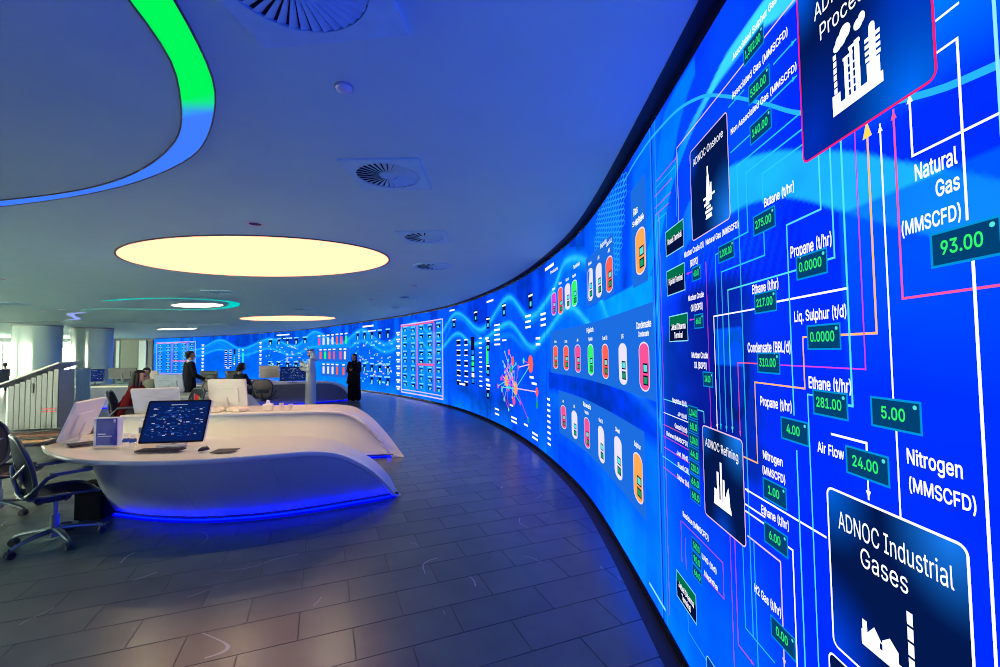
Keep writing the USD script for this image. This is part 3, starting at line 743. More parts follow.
BL_HOT = (0.01, 0.22, 0.95)
process_tile(5.09, 4.715, 2.165, 2.60, 'palepink', [('ADNOC Onshore', 5.055, 4.755, 2.515, .033)], [(.95, .05, .6, BL_HOT), (0, .9, .35, (0, .05, .6))], derrick, (4.985, 2.225, .16, .2), .006)
process_tile(4.276, 3.862, 2.188, 2.73, 'crimson', [('ADNOC Gas', 4.205, 3.945, 2.568, .045), ('Processing', 4.188, 3.935, 2.498, .045)], [(.85, .02, .55, (0.0, .16, 1.0)), (.1, .1, .6, (0, .03, .5)), (.95, .5, .5, (0, .05, .75)), (.05, .9, .3, (0, .1, .8))],
             plant, (4.148, 2.262, .160, .20), .008)
process_tile(5.042, 4.681, 0.902, 1.307, 'palepink', [('ADNOC Refining', 5.015, 4.72, 1.215, .036)], [(.9, 1.0, .5, BL_HOT), (0, 1, .4, (0, .12, .8)), (.5, 0, .35, (0, .06, .6))], refinery, (4.945, .985, .16, .2), .007)
process_tile(4.235, 3.852, 0.845, 1.272, 'white', [('ADNOC Industrial', 4.195, 3.885, 1.172, .046), ('Gases', 4.125, 3.99, 1.108, .046)], [(.9, 1.0, .45, BL_HOT), (0, 1, .45, (0, .14, .85)), (0, 0, .55, (0, .06, .9))], plant2, (4.130, .915, .185), .008)
process_tile(5.075, 4.70, 0.10, 0.262, 'ice', [], [(.5, .6, .9, (0, .12, .8))], refinery, (4.97, .11, .13, .12), .006)
process_tile(4.255, 3.86, 0.42, 0.82, 'white', [], [(.9, 1.0, .45, BL_HOT)], plant2, (4.14, .46, .19), .007)
for sl, zt, lines in ((5.455, 2.312, [('Ruwais Terminal', .05)]), (5.455, 2.09, [('Fujairah Terminal', .05)]), (5.437, 1.835, [('Jebel Dhanna', .045), ('Terminal', .09)]), (5.435, .468, [('Jebel Dhanna', .045), ('Terminal', .09)])):
    t = obj('terminal_box', flat(rect(sl, sl - .262, zt - .142, zt), L3), LIT['black'], vw)
    obj('status_band', flat(rect(sl - .004, sl - .258, zt - .055, zt - .004), L4), LIT['darkgreen'], t)
    obj('terminal_border', flat(frame_of(sl, sl - .262, zt - .142, zt, .005), L5), LIT['ice'], t)
    for text, dz in lines:
        m_ = .03 if len(text) > 8 else .07
        obj('terminal_caption', words(text, sl - m_, sl - .262 + m_, zt - dz - .032, .030, L5), LIT['white'], t)

# tank bays: pale panels and upright tank gauges with captions
TANKCOL = {'orange': LIT['amber'], 'red': LIT['red'], 'white': LIT['tankwhite'], 'green': LIT['green'], 'magenta': LIT['magenta'], 'pink': LIT['pink']}
for sl, sr, z0, z1 in ((6.155, 5.80, 2.095, 2.80), (7.85, 6.715, 2.135, 2.66), (9.60, 5.71, 1.335, 1.95), (9.22, 5.97, 0.515, 1.105)):
    obj('tank_panel', flat(rect(sl, sr, z0, z1), L1), LIT['panel'], vw)


def tank(sc, z0, z1, w, col, off, parent, detail=True, scale=1.0):
    r = w / 2
    body = [Polygon([(sc + r * math.cos(t), z1 - .05 * scale + .05 * scale * math.sin(t)) for t in np.linspace(0, math.pi, 9)] + [(sc - r * math.cos(t), z0 + .05 * scale - .05 * scale * math.sin(t)) for t in np.linspace(0, math.pi, 9)])]
    if not detail:
        return body
    t = obj('tank_gauge', flat(body, off), TANKCOL[col], parent)
    obj('tank_outline', flat([body[0].buffer(.008).difference(body[0].buffer(-.002))], off + .0003), LIT['tankwhite'], t)
    for k, (dz, c) in enumerate(((.135, 'mint'), (.055, 'emerald'))):
        b = obj('gauge_readout', flat(rect(sc + r * .25, sc - r * .72, z0 + dz - .02, z0 + dz + .045), off + .0006), LIT['black'], t)
        obj('readout_level', flat(rect(sc + r * .12, sc - r * .6, z0 + dz - .01, z0 + dz + .034), off + .0009), LIT[c], b)
    return t


for sc, z0, z1, w, col in TANKS:
    tank(sc, z0, z1, .235 if sc > 6.3 else .215, col, L2, vw)
_names = ['Kerosene', 'Jet', 'LPG', 'Ruwais', 'Naphtha', 'Gasoil', 'Butane', 'Propane', 'Crude', 'Crude', 'Jet', 'Fujairah', 'Fuel Oil', 'LPG', 'Condensate', 'Jet', 'LPG', 'Naphtha', 'Gas Oil', 'Diesel', 'Sulphur']
for (sc, z0, z1, w, col), nm in zip(TANKS, _names):
    ww = min(.024 * len(nm), .3)
    obj('tank_caption', words(nm, sc + ww / 2, sc - ww / 2, z1 + .045, .034, L3), LIT['white'], vw)
for nm, sl, sr, zb, h in (('Ras', 6.10, 5.99, 2.60, .05), ('Sulphur', 6.13, 5.87, 2.53, .035), ('Exports', 7.20, 6.95, 2.63, .04), ('Jet A1', 6.97, 6.76, 2.59, .035), ('Terminals', 8.42, 8.12, 2.66, .045), ('Products', 9.55, 9.15, 2.80, .045), ('Fujairah', 7.87, 7.57, 1.85, .05),
                          ('Condensate', 6.10, 5.76, 1.80, .045), ('Ruwais', 8.10, 7.75, 1.02, .05)):
    obj('bay_caption', words(nm, sl, sr, zb, h, L3), LIT['white'], vw)
# honeycomb mesh above the tank bay
_hex = []
for i in range(16):
    for j in range(18):
        cx, cz = 6.30 + i * .085, 2.30 + j * .045 + (.0225 if i % 2 else 0)
        if cz < 3.0 and abs(cx - 6.95 + (cz - 2.6) * .5) < .55:
            p = Polygon([(cx + .055 * math.cos(t), cz + .026 * math.sin(t)) for t in np.linspace(0, 2 * math.pi, 7)[:-1]])
            _hex.append(p.difference(p.buffer(-.007)))
obj('honeycomb_lines', flat(_hex, .0003), LIT['hex'], vw, kind='stuff')
# upright seams of the display's bays
for s_, c_ in ((5.665, 'seam'), (5.69, 'panelline'), (5.60, 'panelline'), (9.86, 'seam'), (13.60, 'seam'), (16.95, 'seam'), (21.3, 'seam'), (25.75, 'seam')):
    obj('bay_seam', flat(rect(s_ + .008, s_ - .008, Z_BOT, Z_TOP), L1), LIT[c_], vw)

# network bay: coloured nodes, links and lists
NODES = [(12.43, 1.043, .16, 'amber'), (11.814, .927, .17, 'amber'), (10.809, 1.431, .20, 'red'), (11.979, 1.464, .12, 'red'), (11.927, .666, .11, 'pink'), (12.225, 1.647, .08, 'pink'), (12.746, .82, .06, 'mint'), (10.439, .972, .10, 'red'),
         (10.451, .754, .08, 'emerald'), (13.028, .887, .07, 'pink'), (12.1, 1.28, .09, 'emerald'), (11.25, 1.48, .07, 'mint'), (11.6, 1.35, .06, 'redpink'), (12.55, 1.35, .06, 'mint'), (12.7, 1.13, .05, 'magenta'), (11.0, .42, .07, 'emerald'), (12.3, .45, .05, 'ice')]
_r9 = np.random.default_rng(21)
for k in range(22):
    NODES.append((12.15 + _r9.normal(0, .38), 1.08 + _r9.normal(0, .26), _r9.uniform(.03, .06), ['mint', 'pink', 'emerald', 'amber', 'magenta', 'ice'][k % 6]))
_links = [(0, 1), (0, 3), (1, 2), (1, 4), (0, 6), (1, 7), (7, 8), (0, 9), (3, 5), (1, 15), (0, 16), (10, 0), (11, 2), (12, 1), (13, 0), (14, 0), (2, 12), (6, 16)] + [(k % 4 if k % 4 != 2 else 10, 17 + k) for k in range(22)]
for a, b in _links:
    obj('network_link', flat(stroke([NODES[a][:2], NODES[b][:2]], .020), L1), LIT[['mint', 'magenta', 'palepink'][(a + b) % 3]], vw)
for s_, z_, r_, c_ in NODES:
    obj('network_node', flat([Polygon(blob(s_, z_, r_ * .8, r_ * .8, 16))], L2), LIT[c_], vw)


def dashes(name, rows, off, col='white'):
    """small lines of print, a few pixels each: rows of (s, z, width, height)"""
    obj(name, flat([p for s, z, w, h in rows for p in rect(s + w / 2, s - w / 2, z - h / 2, z + h / 2)], off), LIT[col], vw, kind='stuff')


dashes('list_lines', [(13.05, z, .42, .036) for z in (2.26, 2.15, 2.04, 1.93, 1.82)] + [(10.93, z, .36, .036) for z in (2.29, 2.19, 2.09)] + [(10.0, z, .3, .036) for z in (2.245, 2.16, 2.07)] + [(10.33, z, .26, .036) for z in (1.87, 1.77)] +
       [(13.12, z, .3, .036) for z in (.36, .25)] + [(11.94, .326, .4, .036), (11.94, .25, .4, .036), (11.16, .31, .25, .036), (10.6, .245, .35, .036), (10.6, .17, .35, .036), (12.55, 1.9, .3, .034), (10.6, 1.1, .3, .04), (10.75, 1.2, .25, .04)] +
       [(9.77, .92 - k * .085, .17, .034) for k in range(9)] + [(9.6, 2.92, .5, .045), (13.55, 2.86, .5, .045), (16.6, 2.92, .4, .045), (12.1, .56, .22, .036)], L2)
for s_, z_ in ((16.457, 2.527), (14.695, 2.596), (12.536, 2.551), (10.75, 2.539), (13.72, 2.35), (13.735, 1.82), (13.755, 1.22), (13.775, .67)):
    t = obj('station_box', flat(rect(s_ + .12, s_ - .12, z_ - .14, z_ + .14), L2), LIT['black'], vw)
    obj('station_caption', flat(rect(s_ + .13, s_ - .13, z_ + .08, z_ + .115), L3), LIT['white'], t)
    obj('station_reading', flat(rect(s_ + .05, s_ - .05, z_ - .09, z_ - .01), L3), LIT['mint'], t)


def chart_bay(o, mirror=1):
    """rows of gauges under the ribbon, with a tall dark bar and a green bar"""
    rows = []
    for i, ds in enumerate((1.15, .55)):
        for k in range(9):
            rows.append((o + mirror * ds, 2.0 - k * .145, .30, .032))
    dashes('gauge_lines', rows + [(o - mirror * .62, 2.0 - k * .12, .24, .03) for k in range(11)] + [(o - mirror * 1.15, 1.98, .25, .06), (o - mirror * 1.15, .98, .25, .06), (o - mirror * 1.2, .86, .3, .06), (o + mirror * .9, .75, .5, .05)], L2)
    b = obj('gauge_bar', flat(rect(o + .14, o - .14, .80, 2.06), L2), LIT['black'], vw)
    for k in range(6):
        obj('bar_segment', flat(rect(o + .10, o - .10, .84 + k * .15, .95 + k * .15), L3), LIT[['panelline', 'white', 'mint', 'green', 'mint', 'panelline'][k]], b)
    obj('level_bar', flat(rect(o - mirror * 1.06, o - mirror * 1.24, 1.15, 1.80), L2), LIT['green'], vw)
    dashes('gauge_boxes', [(o + mirror * 1.15, 1.93 - k * .29, .30, .12) for k in range(5)] + [(o + mirror * .55, 1.93 - k * .29, .26, .10) for k in range(5)], L1, 'black')


def table_bay(s0, s1, k0):
    """tables in a pink frame"""
    r_ = np.random.default_rng(k0)
    for q in ((s1, s0, 2.70, 2.735), (s1, s0, .16, .20), (s1, s0, .27, .30), (s1, s1 - .05, .2, 2.72), (s0 + .05, s0, .2, 2.72)):
        obj('table_frame', flat(rect(*q), L2), LIT['palepink'], vw)
    n = 5
    obj('table_rule', flat(rect(s1, s0 + (s1 - s0) * .2, 2.64, 2.69), L2), LIT['redpink'], vw)
    for k in range(1, n):
        s = s0 + (s1 - s0) * k / n
        if k in (1, 3):
            obj('flow_line', flat(stroke([(s, .4), (s, 2.6)], .07), L2), LIT['redpink'], vw)
    obj('flow_line', flat(stroke([(s0 + (s1 - s0) * .2, 1.25), (s0 + (s1 - s0) * .6, 1.25)], .07), L3), LIT['redpink'], vw)
    rows, dark = [], []
    for k in range(n):
        s = s0 + (s1 - s0) * (k + .5) / n
        for j in range(8):
            z = 2.5 - j * .29 + r_.uniform(-.03, .03)
            dark.append((s, z, (s1 - s0) / n * .42, .12))
            rows += [(s, z + .11, (s1 - s0) / n * .5, .032), (s + r_.uniform(-.05, .05), z, (s1 - s0) / n * .25, .03)]
    dashes('table_cells', dark, L1, 'black')
    dashes('table_print', rows, L3, 'ice')
    dashes('table_figures', [(s, z - .04, w * .5, .035) for s, z, w, h in dark], L3, 'mint')


def network_bay(s0, s1, k0):
    """a dense network of small boxes and dots"""
    r_ = np.random.default_rng(k0)
    w = s1 - s0
    dark, rows, dots = [], [], []
    for j, z in enumerate((2.42, 1.02, .5)):
        for k in range(5 if j < 2 else 3):
            s = s0 + w * (.12 + .19 * k)
            dark.append((s, z, w * .07, .28)); rows += [(s, z + .2, w * .1, .05), (s, z - .06, w * .03, .16)]
    for k in range(95):
        s, z = s0 + w * r_.uniform(.03, .97), r_.uniform(.35, 2.2)
        (rows if k % 3 else dots).append((s, z, w * r_.uniform(.015, .05), .05))
    dashes('plant_boxes', dark, L2, 'black')
    dashes('network_print', rows, L3, 'ice')
    dashes('network_dots', dots, L3, 'palepink')
    dashes('network_figures', [(s0 + w * r_.uniform(.05, .95), r_.uniform(.4, 2.1), w * .03, .06) for k in range(30)], L3, 'emerald')
    dashes('bay_title', [(s0 + w * .6, 2.84, w * .28, .07), (s0 + w * .5, 2.62, w * .2, .05)], L3, 'white')


def list_column(s, n=9):
    dashes('column_boxes', [(s, 2.4 - k * .26, .42, .2) for k in range(n)], L2, 'panelline')
    dashes('column_print', [(s, 2.44 - k * .26, .34, .05) for k in range(n)] + [(s, 2.36 - k * .26, .2, .05) for k in range(n)], L3, 'white')


chart_bay(14.95, 1)
table_bay(17.35, 20.9, 1)
list_column(21.15)
network_bay(21.6, 25.5, 2)
for k, (z0, n) in enumerate(((2.12, 7), (1.38, 6), (.62, 5))):       # the far tank bay
    for i in range(n):
        s = 29.9 - i * .58 - (.25 if k and i > 3 else 0) - (0, .2, .6)[k]
        c = ['pink', 'red', 'white', 'green', 'white', 'red', 'white', 'pink', 'red'][(i * 2 + k) % 9]
        t = obj('tank_gauge', flat(tank(s, z0, z0 + .40, .26, c, L2, vw, False), L2), TANKCOL[c], vw)
        obj('tank_caption', flat(rect(s + .17, s - .17, z0 + .47, z0 + .53), L2), LIT['white'], t)
obj('tank_panel', flat(rect(30.2, 26.0, 1.25, 1.95), L1), LIT['panel'], vw)
obj('tank_panel', flat(rect(29.6, 26.2, .5, 1.15), L1), LIT['panel'], vw)
network_bay(31.0, 36.9, 5)
list_column(37.5)
chart_bay(41.0, 1)
list_column(45.3)
table_bay(46.3, 51.6, 9)

# ------------------------------------------------------------------ lights and fittings in the ceiling
warm = glow('lamp_warm', (2.2, 1.03, 0.58), 1.0)
rim_grey = surf('lamp_rim_grey', (0.10, 0.095, 0.085), 0.5)
offwhite = surf('off_white_metal', (0.62, 0.62, 0.61), 0.45)


def ellipse(cx, cy, a, b, ang, n=96):
    t = np.linspace(0, 2 * np.pi, n, endpoint=False)
    c, s = math.cos(math.radians(ang)), math.sin(math.radians(ang))
    return Polygon(np.c_[cx + a * np.cos(t) * c - b * np.sin(t) * s, cy + a * np.cos(t) * s + b * np.sin(t) * c])


def oval_lamp(cx, cy, a, b, ang, label, mat=warm):
    t = thing('ceiling_light', label, 'ceiling light', (cx, cy, Z_CEIL))
    e = ellipse(0, 0, a, b, ang)
    obj('diffuser', prism(e, -0.004, -0.0005), mat, t)
    obj('rim', prism(e.buffer(.022, quad_segs=2).difference(e), -0.012, 0.0), rim_grey, t)


oval_lamp(-3.62, 6.59, 1.99, 1.38, 168.6, 'largest glowing cream oval ceiling light, above the front white desk')
oval_lamp(-8.40, 17.41, 1.95, 1.27, 167, 'long cream oval ceiling light farther off, right of the small one in the teal ring')
oval_lamp(-8.58, 12.44, .88, .51, 153, 'small bright white oval ceiling light inside the thin teal light ring', glow('lamp_white', (2.6, 2.4, 2.0)))
oval_lamp(-17.2, 23.4, 1.25, .62, 160, 'farthest thin white oval ceiling light, near the left end of the video wall', glow('lamp_white', (2.6, 2.4, 2.0)))


def light_band(name, label, outer, inner, colors, strength, n=160, closed=True):
    """a strip of light let into the ceiling between two outlines; colors(p) gives its colour along the way"""
    O, I = spline(outer, n, closed), spline(inner, n, closed)
    t = thing(name, label, 'light strip', (0, 0, Z_CEIL - .0012))
    V = np.vstack([np.c_[O, np.full(n, -.003)], np.c_[I, np.full(n, -.003)]])
    F = []
    for k in range(n if closed else n - 1):
        q = (k + 1) % n
        F += [(k, q, n + q), (k, n + q, n + k)]
    m = obj('light_diffuser', (V, np.array(F)), vcol_glow('led_strip', 'picture', strength), t)
    UsdGeom.PrimvarsAPI(m).CreatePrimvar('picture', Sdf.ValueTypeNames.Color3fArray, 'vertex').Set(Vt.Vec3fArray.FromNumpy(colors(V).astype(np.float32)))
    for P, off in ((O, .008), (I, .008)):
        d = np.roll(P, -1, 0) - np.roll(P, 1, 0)
        if not closed:
            d = np.gradient(P, axis=0)
        nn = np.c_[-d[:, 1], d[:, 0]] / np.maximum(np.linalg.norm(d, axis=1, keepdims=True), 1e-9) * off / 2
        rings = [[(*(p - q), -.008), (*(p + q), -.008), (*(p + q), .0), (*(p - q), .0)] for p, q in zip(P, nn)]
        if closed:
            rings.append(rings[0])
        obj('edge_trim', loft(rings, True), rim_grey, t)
    return t


_outer = [(-1.29, 1.71), (-1.37, 1.97), (-1.47, 2.22), (-1.65, 2.51), (-1.83, 2.74), (-2.09, 3.01), (-2.47, 3.28), (-3.04, 3.58), (-3.7, 3.83), (-4.7, 4.09), (-6.3, 4.32), (-8.2, 4.2), (-9.4, 3.2), (-9.2, 1.6), (-7.2, .2), (-4.6, -.4), (-2.4, -.3), (-1.3, .6)]
_inner = [(-1.47, 1.71), (-1.52, 1.91), (-1.59, 2.10), (-1.71, 2.31), (-1.85, 2.52), (-2.04, 2.76), (-2.35, 3.04), (-2.80, 3.35), (-3.4, 3.64), (-4.52, 3.93), (-6.2, 4.17), (-8.1, 4.04), (-9.25, 3.12), (-9.05, 1.66), (-7.14, .36), (-4.6, -.22), (-2.46, -.12), (-1.48, .66)]


def _green_blue(V):
    k = np.clip((V[:, 1] - 2.40) / 0.14, 0, 1)[:, None] * (V[:, 0] > -99)[:, None]
    return np.array([0.0, 0.95, 0.105]) * (1 - k) + np.array([0.05, 0.21, 1.05]) * k


light_band('light_strip', 'broad curving ceiling light strip turning from green to blue', _outer, _inner, _green_blue, 1.0)
_ro = [(-10.25, 11.22), (-9.4, 10.85), (-8.4, 10.70), (-7.5, 10.98), (-7.06, 11.6), (-7.32, 12.38), (-8.3, 13.36), (-9.9, 13.66), (-11.3, 13.25), (-12.8, 13.45)]
_ri = [(-10.10, 11.28), (-9.32, 11.06), (-8.4, 10.92), (-7.68, 11.15), (-7.34, 11.65), (-7.56, 12.22), (-8.42, 13.12), (-9.9, 13.42), (-11.25, 13.08), (-12.75, 13.33)]
light_band('light_strip', 'thin teal loop of light in the ceiling around a small white oval lamp', _ro, _ri, lambda V: np.array([0.0, 0.62, 0.55]) + 0 * V, 1.0, 120, False)
_po = [(-24, 18.0), (-19.5, 17.6), (-16.2, 18.2), (-14.4, 19.4), (-12.6, 21.0)]
light_band('light_strip', 'faint pink line of light across the far ceiling', _po, [(x, y + .09) for x, y in _po], lambda V: np.array([0.55, 0.13, 0.30]) + 0 * V, 1.0, 60, False)
_zo = [(-16.58, 16.7), (-15.27, 15.69), (-14.76, 14.99), (-13.43, 14.03)]
light_band('light_strip', 'short zigzag of violet-blue light in the ceiling beyond the teal loop', _zo, [(x + .05, y + .22) for x, y in _zo], lambda V: np.array([0.30, 0.38, 1.0]) + 0 * V, 1.0, 50, False)

plate_mat = surf('diffuser_plate', (0.40, 0.76, 0.80), 0.6)
slot_dark = surf('diffuser_dark', (0.015, 0.016, 0.02), 0.8)


def swirl(name, label, cx, cy, half, rot, blades=24, square=True):
    t = thing(name, label, 'air vent', (cx, cy, Z_CEIL - .0006), rot, None)
    r = half * .82
    hole = Polygon(blob(0, 0, r, r, 48))
    outer = Polygon([(-half, -half), (half, -half), (half, half), (-half, half)]) if square else Polygon(blob(0, 0, half, half, 48))
    obj('plate', prism(outer.difference(hole), -.014, 0), plate_mat, t)
    obj('backing', prism(Polygon(blob(0, 0, r + .002, r + .002, 48)), -.0012, -.0004), slot_dark, t)
    obj('hub', lathe([(0, -.016), (.26 * r, -.013), (.30 * r, -.004), (0, -.004)], 28), plate_mat, t)
    for k in range(blades):
        a = 2 * math.pi * k / blades
        w0, w1 = 2 * math.pi * .30 * r / blades * .78, 2 * math.pi * .97 * r / blades * .78
        V = []
        for rr, w in ((.29 * r, w0), (.985 * r, w1)):
            dz = math.tan(math.radians(24)) * w
            for s_, z_ in ((-w / 2, -.015), (w / 2, -.015 + min(dz, .012)), (w / 2, -.0135 + min(dz, .012)), (-w / 2, -.0135)):
                V.append((rr * math.cos(a) + s_ * math.sin(a), rr * math.sin(a) - s_ * math.cos(a), z_))
        F = [(0, 4, 5, 1), (1, 5, 6, 2), (2, 6, 7, 3), (3, 7, 4, 0), (0, 1, 2, 3), (4, 7, 6, 5)]
        obj('blade', (np.array(V), np.array(F)), plate_mat, t)
    return t


swirl('air_diffuser', 'nearest square air vent with radiating blades, cut by the top of the picture', -.77, 1.60, .345, -6.5, 36)
swirl('air_diffuser', 'square air vent with a dark fan of slots, second nearest, before the big oval light', -.88, 3.47, .30, 0, 30)
v3 = swirl('air_diffuser', 'third square ceiling air vent, just right of the big oval light', -.92, 5.38, .29, 0, 16)
v4 = swirl('round_air_diffuser', 'round ceiling air vent beyond the third square vent', -1.10, 7.22, .32, 0, 16, False)
for px, py, lab in ((-6.3, 9.9, 'flat square vent in the grey ceiling left of the teal ring light'), (-2.3, 11.2, 'small far vent in the blue-lit ceiling, nearer of two in front of the video wall'),
                    (-3.1, 13.6, 'small far vent in the blue-lit ceiling, farther of two in front of the video wall'), (-11.4, 9.3, 'far ceiling vent above the lectern, nearest the left picture edge'),
                    (-13.0, 11.6, 'pale far ceiling vent above the first column'), (-6.2, 13.9, 'far ceiling vent between the teal ring and the second oval light')):
    dup(v3, (px, py, Z_CEIL), 8, lab)
# small round fittings
fit_white = surf('fitting_white', (0.7, 0.7, 0.7), 0.4)
sd = thing('smoke_detector', 'small white domed smoke detector between the two nearest ceiling vents', 'smoke detector', (-.82, 2.30, Z_CEIL))
obj('dome', lathe([(0, -.028), (.022, -.027), (.038, -.020), (.044, -.008), (0, -.008)], 28), fit_white, sd)
obj('base_ring', lathe([(0, -.009), (.050, -.009), (.050, 0), (0, 0)], 28), surf('fitting_grey', (.4, .4, .42), .5), sd)
lens_dark = surf('lens_dark', (0.02, 0.02, 0.025), 0.2)


def spot(x, y, label, r=.075):
    t = thing('downlight', label, 'downlight', (x, y, Z_CEIL))
    obj('trim_ring', lathe([(r * .72, -.004), (r, -.012), (r * 1.12, -.006), (r * 1.12, 0), (r * .72, 0)], 24), fit_white, t)
    obj('lens', lathe([(0, -.003), (r * .74, -.003), (r * .74, -.001), (0, -.001)], 24), lens_dark, t)
    return t


d0 = spot(-2.66, 4.75, 'dark little round fitting in the ceiling just in front of the big oval light', .085)
for x, y, lab in ((-3.4, 11.6, 'tiny downlight right of the big oval light, nearest of a loose cluster'), (-3.7, 13.0, 'tiny downlight in the middle of the cluster beyond the big oval light'), (-3.4, 14.3, 'tiny downlight farthest in the cluster before the second oval light'),
                  (-1.8, 9.3, 'single tiny downlight beyond the round vent, nearest the video wall'), (-13.2, 13.2, 'dark ceiling fitting above the first column, right one of a pair'), (-14.2, 13.6, 'dark ceiling fitting above the first column, left one of a pair'), (-9.0, 7.9, 'tiny fitting in the grey ceiling at the left picture edge')):
    dup(d0, (x, y, Z_CEIL), 0, lab)
# added lights that brighten the desks: narrow warm spots without any fitting
for k, (x, y) in enumerate(((-3.3, 4.3), (-4.6, 4.9), (-2.0, 4.6), (-3.9, 6.6), (-2.6, 6.9), (-5.3, 6.6))):
    s_ = UsdLux.DiskLight.Define(stage, f'/World/desk_spot_{k + 1}')
    s_.AddTranslateOp().Set(Gf.Vec3d(x, y, Z_CEIL - .02))
    s_.CreateRadiusAttr(.05)
    s_.CreateIntensityAttr(SPOT)
    s_.CreateColorAttr(Gf.Vec3f(1.0, .80, .47))
    sh = UsdLux.ShapingAPI.Apply(s_.GetPrim())
    sh.CreateShapingConeAngleAttr(30)
    sh.CreateShapingConeSoftnessAttr(.6)

# ------------------------------------------------------------------ desks: white ribbons that run down to the floor at one end
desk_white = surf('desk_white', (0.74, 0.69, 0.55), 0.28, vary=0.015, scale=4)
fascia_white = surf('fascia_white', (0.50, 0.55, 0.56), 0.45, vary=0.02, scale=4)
led_blue = glow('led_blue', (0.0, 0.0016, 1.0), 20.0)
grey_leg = surf('grey_metal', (0.35, 0.36, 0.37), 0.35, 0.7)


def ribbon(F, B, n=90):
    def res(P):
        P = np.array(P, float)
        t = np.r_[0, np.cumsum(np.linalg.norm(np.diff(P, axis=0), axis=1))]
        return PchipInterpolator(t / t[-1], P)
    return res(F), res(B)


def ribbon_desk(label, F, B, base, panels, ftop=None, thick=.045, n=110, led=led_blue, fascia=None, keep=1.0):
    t = thing('desk', label, 'desk')
    Fc, Bc = ribbon(F, B)
    bc = ribbon([(*p, 0) for p in base], [(*p, 0) for p in base])[0]
    u = np.linspace(0, 1, n)
    # let the three curves run side by side: match them by x
    f = Fc(u)
    uu = np.linspace(0, 1, 600)
    bx_, ex_ = Bc(uu), bc(uu)

    def match(C, x):
        lin = (x - F[0][0]) / (F[-1][0] - F[0][0])
        xs = C[0][0] + lin * (C[-1][0] - C[0][0])
        return np.stack([np.interp(xs, C[:, 0], C[:, k]) for k in range(3)], -1)
    b, e = match(bx_, f[:, 0]), match(ex_, f[:, 0])
    rings = []
    T = np.gradient((f + b) / 2, axis=0)
    for k in range(n):
        a = b[k] - f[k]
        w = np.linalg.norm(a); a = a / w
        up = np.cross(T[k], a); up /= np.linalg.norm(up)
        up = up if up[2] > 0 or (abs(up[2]) < .2 and up[0] > 0) else -up
        h = min(thick, max(f[k][2], .012))
        r = h * .5
        ring = []
        for P, d in ((f[k], -a), (b[k], a)):
            seq = [(-.0, 0.0), (.55, -.15), (.85, -.5), (.55, -.85), (0, -1.0)]
            pts = [P + d * (s_ * r * .6) + up * (q * h) for s_, q in seq]
            ring += pts if P is f[k] else pts[::-1]
        rings.append(ring)
    top = loft(rings, True, True)
    top.vertices[:, 2] = np.maximum(top.vertices[:, 2], .001)
    obj('desk_top', top, desk_white, t, smooth=40)
    # fascia panels between the underside of the ribbon and the foot
    cuts = np.linspace(0.0, 1.0, panels + 1)
    fine = np.linspace(0, 1, 200)
    ff = Fc(fine); bb, ee = match(bx_, ff[:, 0]), match(ex_, ff[:, 0])
    if ftop:
        tt = match(ribbon([(*p, 0) for p in ftop], [(*p, 0) for p in ftop])[0](uu), ff[:, 0])
        ff = np.c_[tt[:, :2], np.interp(tt[:, 0], f[:, 0], f[:, 2])]
    for p in range(panels):
        sel = np.linspace(cuts[p] + .0005, cuts[p + 1] - .0005, 24)
        idx = lambda A: np.stack([np.interp(sel, fine, A[:, k]) for k in range(3)], -1)
        f_, b_, e_ = idx(ff), idx(bb), idx(ee)
        rr = []
        for k in range(len(sel)):
            a = b_[k] - f_[k]; a[2] = 0; L = np.linalg.norm(a); a /= max(L, 1e-6)
            zt = max(f_[k][2] - thick - .002, .02)
            P0 = np.array([*(f_[k][:2] + (0 if ftop else 1) * a[:2] * min(.05, L * .3)), zt])
            P1 = np.array([*e_[k][:2], min(.055, zt * .6)])
            outer = []
            for q in np.linspace(0, 1, 9):
                bend = (q ** 1.15)
                P = P0 + (P1 - P0) * np.array([bend, bend, q])
                outer.append(P)
            inner = [P + np.array([a[0], a[1], 0]) * .02 for P in outer[::-1]]
            rr.append(outer + inner)
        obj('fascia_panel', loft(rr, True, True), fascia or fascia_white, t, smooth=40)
    sel = np.linspace(0.004, .996, 120)
    e_ = np.stack([np.interp(sel, fine, ee[:, k]) for k in range(3)], -1)
    b_ = np.stack([np.interp(sel, fine, bb[:, k]) for k in range(3)], -1)
    rr, kick, lip = [], [], []
    for k in range(len(sel)):
        a = b_[k] - e_[k]; a[2] = 0; a /= max(np.linalg.norm(a), 1e-6)
        p = e_[k][:2]
        rr.append([(*(p - a[:2] * .042), .020), (*(p - a[:2] * .004), .028), (*(p - a[:2] * .004), .012), (*(p - a[:2] * .042), .012)])
        lip.append([(*(p - a[:2] * .048), .002), (*(p - a[:2] * .048), .026), (*(p - a[:2] * .043), .026), (*(p - a[:2] * .043), .002)])
        kick.append([(*(p - a[:2] * .002), .0), (*(p - a[:2] * .002), .05), (*(p + a[:2] * .02), .05), (*(p + a[:2] * .02), .0)])
    obj('light_strip', loft(rr, True, True), led, t, label='blue light strip along the foot')
    obj('light_lip', loft(lip, True, True), glow('led_lip', (0.0, .002, .55)), t)
    obj('kick_plate', loft(kick, True, True), charcoal, t)
    return t


